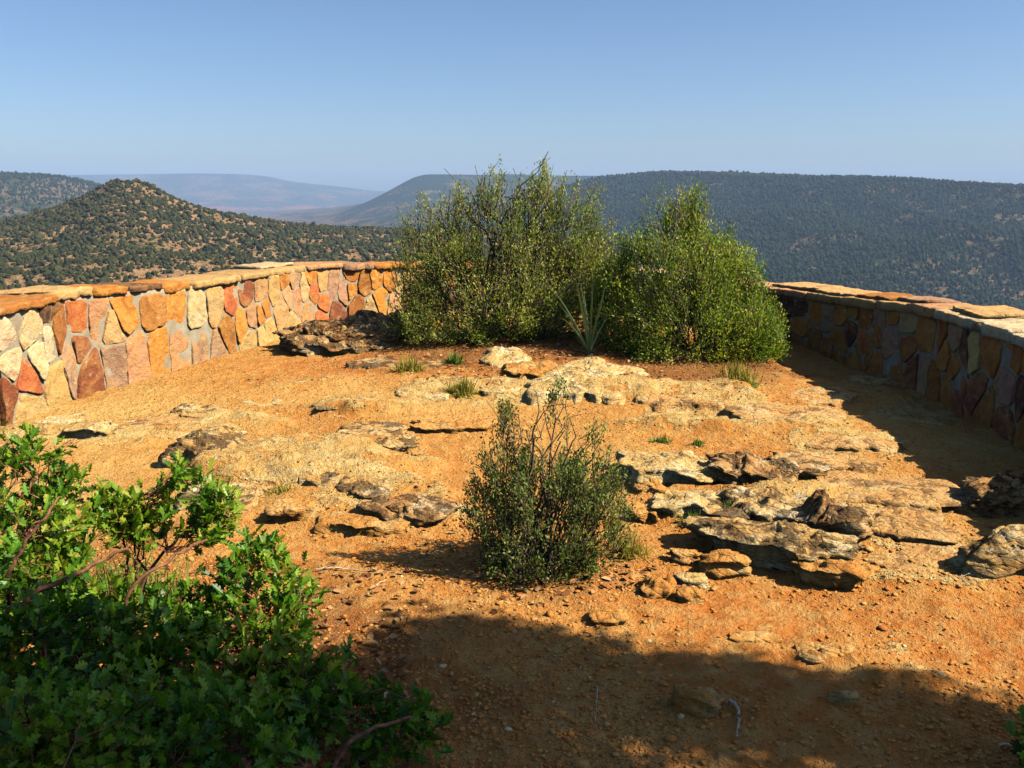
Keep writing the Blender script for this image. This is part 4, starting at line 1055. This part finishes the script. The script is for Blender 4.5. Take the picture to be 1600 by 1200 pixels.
loft('far_mesa', [
  [(-900,285,7050),(300,284,7050),(590,304,7100),(1000,306,7100)],
  [(-900,273,6600),(0,275,6600),(130,273,6600),(300,271,6600),(390,272,6650),(430,276,6650),(460,285,6650),(520,290,6700),(590,299,6800),(700,302,6800),(1000,300,6800)],
  [(-900,300,6100),(300,302,6100),(460,306,6200),(590,312,6300),(1000,312,6300)],
  [(-900,322,5500),(300,322,5500),(590,326,5700),(1000,326,5700)],
  [(-900,332,5250),(300,332,5250),(590,336,5400),(1000,336,5400)],
  [(-900,352,4300),(300,352,4300),(1000,352,4300)],
  [(-900,372,3300),(1000,372,3300)]], -900, 1000, 260, 120, M['far'], 14, .0018, 241, 40)
def valley():
    n = 60; xs = np.linspace(-5800, 5800, n); ys = np.linspace(-300, 7100, n)
    X, Y = np.meshgrid(xs, ys, indexing='ij'); Z = -205+6*fbm(X*.002, Y*.002, 0, 4, 251)
    V = np.stack([X, Y, Z], -1).reshape(-1, 3); F = quads_grid(n, n)
    o = mesh_np('valley', V, F, np.full(len(F), 4), M['mesa'], True); o['kind'] = 'structure'
valley()

def mat_fartree(name, cs):
    m, nt = newmat(name); t = attr_of(nt, 'tint'); p = pos_of(nt)
    col = ramp(nt, t, [(0, L(*cs[0])), (.5, L(*cs[1])), (1, L(*cs[2]))])
    n = noise_t(nt, p, 1.6, 3, .7)
    finish(nt, mixc(nt, ramp(nt, n, [(.35, (.6,.6,.6)), (.6, (0,0,0))]), col, L(26,34,18)), .9, n, .6, .1); return m
M['fartree'] = mat_fartree('far_juniper', ((44,47,26), (62,65,36), (92,88,54)))
M['mesatree'] = mat_fartree('mesa_tree', ((20,36,22), (33,50,28), (54,68,38)))

def sample_loft(V, n, g, tlo, thi):
    ny, nx, _ = V.shape
    A = np.linalg.norm(np.cross(V[1:, :-1]-V[:-1, :-1], V[:-1, 1:]-V[:-1, :-1]), axis=-1)
    A[:int(tlo*(ny-1))] = 0; A[int(thi*(ny-1)):] = 0
    p = (A/A.sum()).ravel(); k = g.choice(len(p), n, p=p); i, j = k//(nx-1), k % (nx-1)
    u, v = g.random(n)[:, None], g.random(n)[:, None]
    return V[i, j]*(1-u)*(1-v)+V[i+1, j]*u*(1-v)+V[i, j+1]*(1-u)*v+V[i+1, j+1]*u*v

ICO1 = ico(1)
def crown_variants(n, seed, tall):
    B = []
    for q in range(n):
        V = ICO1[0].copy(); s = 1+.42*vnoise(V[:,0]*2.2+q*9, V[:,1]*2.2, V[:,2]*2.2, seed)[:, None]+.2*vnoise(V[:,0]*5+q*5, V[:,1]*5, V[:,2]*5, seed+1)[:, None]
        V = V*s; V[:,2] = V[:,2]*tall+tall*.72
        B.append(V)
    return np.array(B)
def far_trees():
    g = np.random.default_rng(61)
    # butte
    P = sample_loft(butV, 48000, g, .22, .8)
    dens = .56+.3*fbm(P[:,0]*.07, P[:,1]*.07, 0, 4, 62)
    P = P[g.random(len(P)) < dens]
    px, py = to_px(P)
    vis = (px > -150) & (px < 1000) & (py < 490)
    P = P[vis]; px = px[vis]; py = py[vis]
    n = len(P); r = g.uniform(.34, .84, n)*(1+.5*(g.random(n) < .15))
    scl = np.stack([r*g.uniform(.85, 1.2, n), r*g.uniform(.85, 1.2, n), r*g.uniform(.8, 1.3, n)], -1)
    B = crown_variants(8, 63, 1.0); kind = g.integers(0, 8, n); rot = g.random(n)*6.28
    tint = np.clip(g.normal(.45, .22, n), 0, 1)
    P[:,2] -= .2*r
    size = r/P[:,1]; wall_y = np.interp(px, [0, 130, 255, 420, 620], [462, 444, 437, 418, 405])
    show = (px > 2) & (px < 620) & (py < wall_y-2)
    order = np.argsort(-np.where(show, size, 0))
    ind = np.zeros(n, bool); ind[order[:300]] = True
    protos = []
    for q in range(8):
        for tb in (.25, .5, .75):
            me = bpy.data.meshes.new('juniper_tree')
            me.from_pydata([tuple(map(float, v)) for v in B[q]], [], [tuple(map(int, f)) for f in ICO1[1]])
            a = me.attributes.new('tint', 'FLOAT', 'POINT'); a.data.foreach_set('value', np.full(len(B[q]), tb, np.float32)); me.materials.append(M['fartree'])
            protos.append(me)
    for i in np.where(ind)[0]:
        o = bpy.data.objects.new('juniper_tree', protos[kind[i]*3+int(min(2, tint[i]*3))]); COL.objects.link(o)
        o.location = P[i]; o.scale = scl[i]; o.rotation_euler = (0, 0, rot[i])
        tag(o, 'dark green juniper, one of many dotting the tan slope of the pointed butte', 'tree', 'junipers on the near butte')
    rest = ~ind
    o = scatter_mesh('juniper_woodland', B[kind[rest]], P[rest], scl[rest], rot[rest], tint[rest], M['fartree'], ICO1[1])
    tag(o, 'scattered dark junipers covering the pointed butte', 'woodland', kind='stuff')
    # right mesa and left mesa
    V0, F0 = ico(0)
    B0 = np.array([np.c_[(V0*(1+.5*(np.random.default_rng(q).random((12, 1))-.5)))[:, :2], (V0[:,2]*1.15+.9)] for q in range(10)])
    P1 = sample_loft(mesV, 95000, g, .16, .86); P2 = sample_loft(lefV, 22000, g, .2, .8)
    d1 = .95+.55*fbm(P1[:,0]*.012, P1[:,1]*.03, 0, 5, 64); P1 = P1[g.random(len(P1)) < d1]
    d2 = .9+.4*fbm(P2[:,0]*.008, P2[:,1]*.008, 0, 4, 65); P2 = P2[g.random(len(P2)) < d2]
    P = np.vstack([P1, P2]); px, py = to_px(P); k = (px > -150) & (px < 1750) & (py < 560); P = P[k]
    n = len(P); r = 1.15*np.minimum(1.7, np.exp(g.normal(0, .34, n)))*(.8+.25*P[:,1]/1000)
    scl = np.stack([r, r*g.uniform(.9, 1.1, n), r*g.uniform(.9, 1.6, n)], -1)
    o = scatter_mesh('mesa_woodland', B0[g.integers(0, 10, n)], P, scl, g.random(n)*6.28, np.clip(g.normal(.42, .22, n), 0, 1), M['mesatree'], F0)
    tag(o, 'dense dark green woodland covering the distant mesa slopes', 'woodland', kind='stuff')
far_trees()

# ------------------------------------------------------------------ haze
def haze():
    x, y0, y1, z0, z1 = 6000., -400., 7300., -260., 130.
    V = [(-x,y0,z0),(x,y0,z0),(x,y1,z0),(-x,y1,z0),(-x,y0,z1),(x,y0,z1),(x,y1,z1),(-x,y1,z1)]
    F = [(0,3,2,1),(4,5,6,7),(0,1,5,4),(1,2,6,5),(2,3,7,6),(3,0,4,7)]
    m, nt = newmat('haze')
    v = nt.nodes.new('ShaderNodeVolumePrincipled'); v.inputs['Color'].default_value = (.46, .66, 1.0, 1); v.inputs['Density'].default_value = HAZE
    v.inputs['Anisotropy'].default_value = 0.0
    o_ = nt.nodes.new('ShaderNodeOutputMaterial'); nt.links.new(v.outputs[0], o_.inputs['Volume'])
    me = bpy.data.meshes.new('haze'); me.from_pydata(V, [], F); me.materials.append(m)
    o = bpy.data.objects.new('haze', me); COL.objects.link(o); tag(o, 'pale blue haze filling the air over the valley', 'haze', kind='stuff')
HAZE = 1.6e-4
haze()

# ------------------------------------------------------------------ light, sky, camera
w = bpy.data.worlds.new('World'); sc.world = w; w.use_nodes = True
nt = w.node_tree; nt.nodes.clear()
sky = nt.nodes.new('ShaderNodeTexSky'); sky.sky_type = 'NISHITA'; sky.sun_disc = False
sky.sun_elevation = SUN_EL; sky.sun_rotation = math.atan2(SUN[0], SUN[1])
sky.air_density = 1.0; sky.dust_density = 3.8; sky.ozone_density = 5.5; sky.altitude = 1800
bg = nt.nodes.new('ShaderNodeBackground'); bg.inputs['Strength'].default_value = .067
out = nt.nodes.new('ShaderNodeOutputWorld')
nt.links.new(sky.outputs[0], bg.inputs[0]); nt.links.new(bg.outputs[0], out.inputs[0])
from mathutils import Vector
ld = bpy.data.lights.new('sun', 'SUN'); ld.energy = 5.0; ld.angle = math.radians(.5); ld.color = (1.0, .9, .74)
lo = bpy.data.objects.new('sun', ld); COL.objects.link(lo); lo.location = (6, -4, 8)
lo.rotation_euler = Vector(SUN).to_track_quat('Z', 'Y').to_euler()
cd = bpy.data.cameras.new('camera'); cd.sensor_width = 36; cd.lens = FPX/1600*36; cd.clip_start = .05; cd.clip_end = 40000
co = bpy.data.objects.new('camera', cd); COL.objects.link(co); co.location = (0, 0, H); co.rotation_euler = (math.pi/2-PITCH, 0, 0)
sc.camera = co
vs = sc.view_settings; vs.view_transform = 'Standard'; vs.look = 'None'; vs.exposure = 1.03; vs.gamma = 1
cy = sc.cycles
cy.max_bounces = 6; cy.diffuse_bounces = 0; cy.glossy_bounces = 2; cy.transmission_bounces = 4; cy.transparent_max_bounces = 4; cy.volume_bounces = 0
cy.use_denoising = True
try:
    cy.denoiser = 'OPENIMAGEDENOISE'; cy.denoising_input_passes = 'RGB_ALBEDO_NORMAL'; cy.denoising_prefilter = 'ACCURATE'
except Exception:
    pass
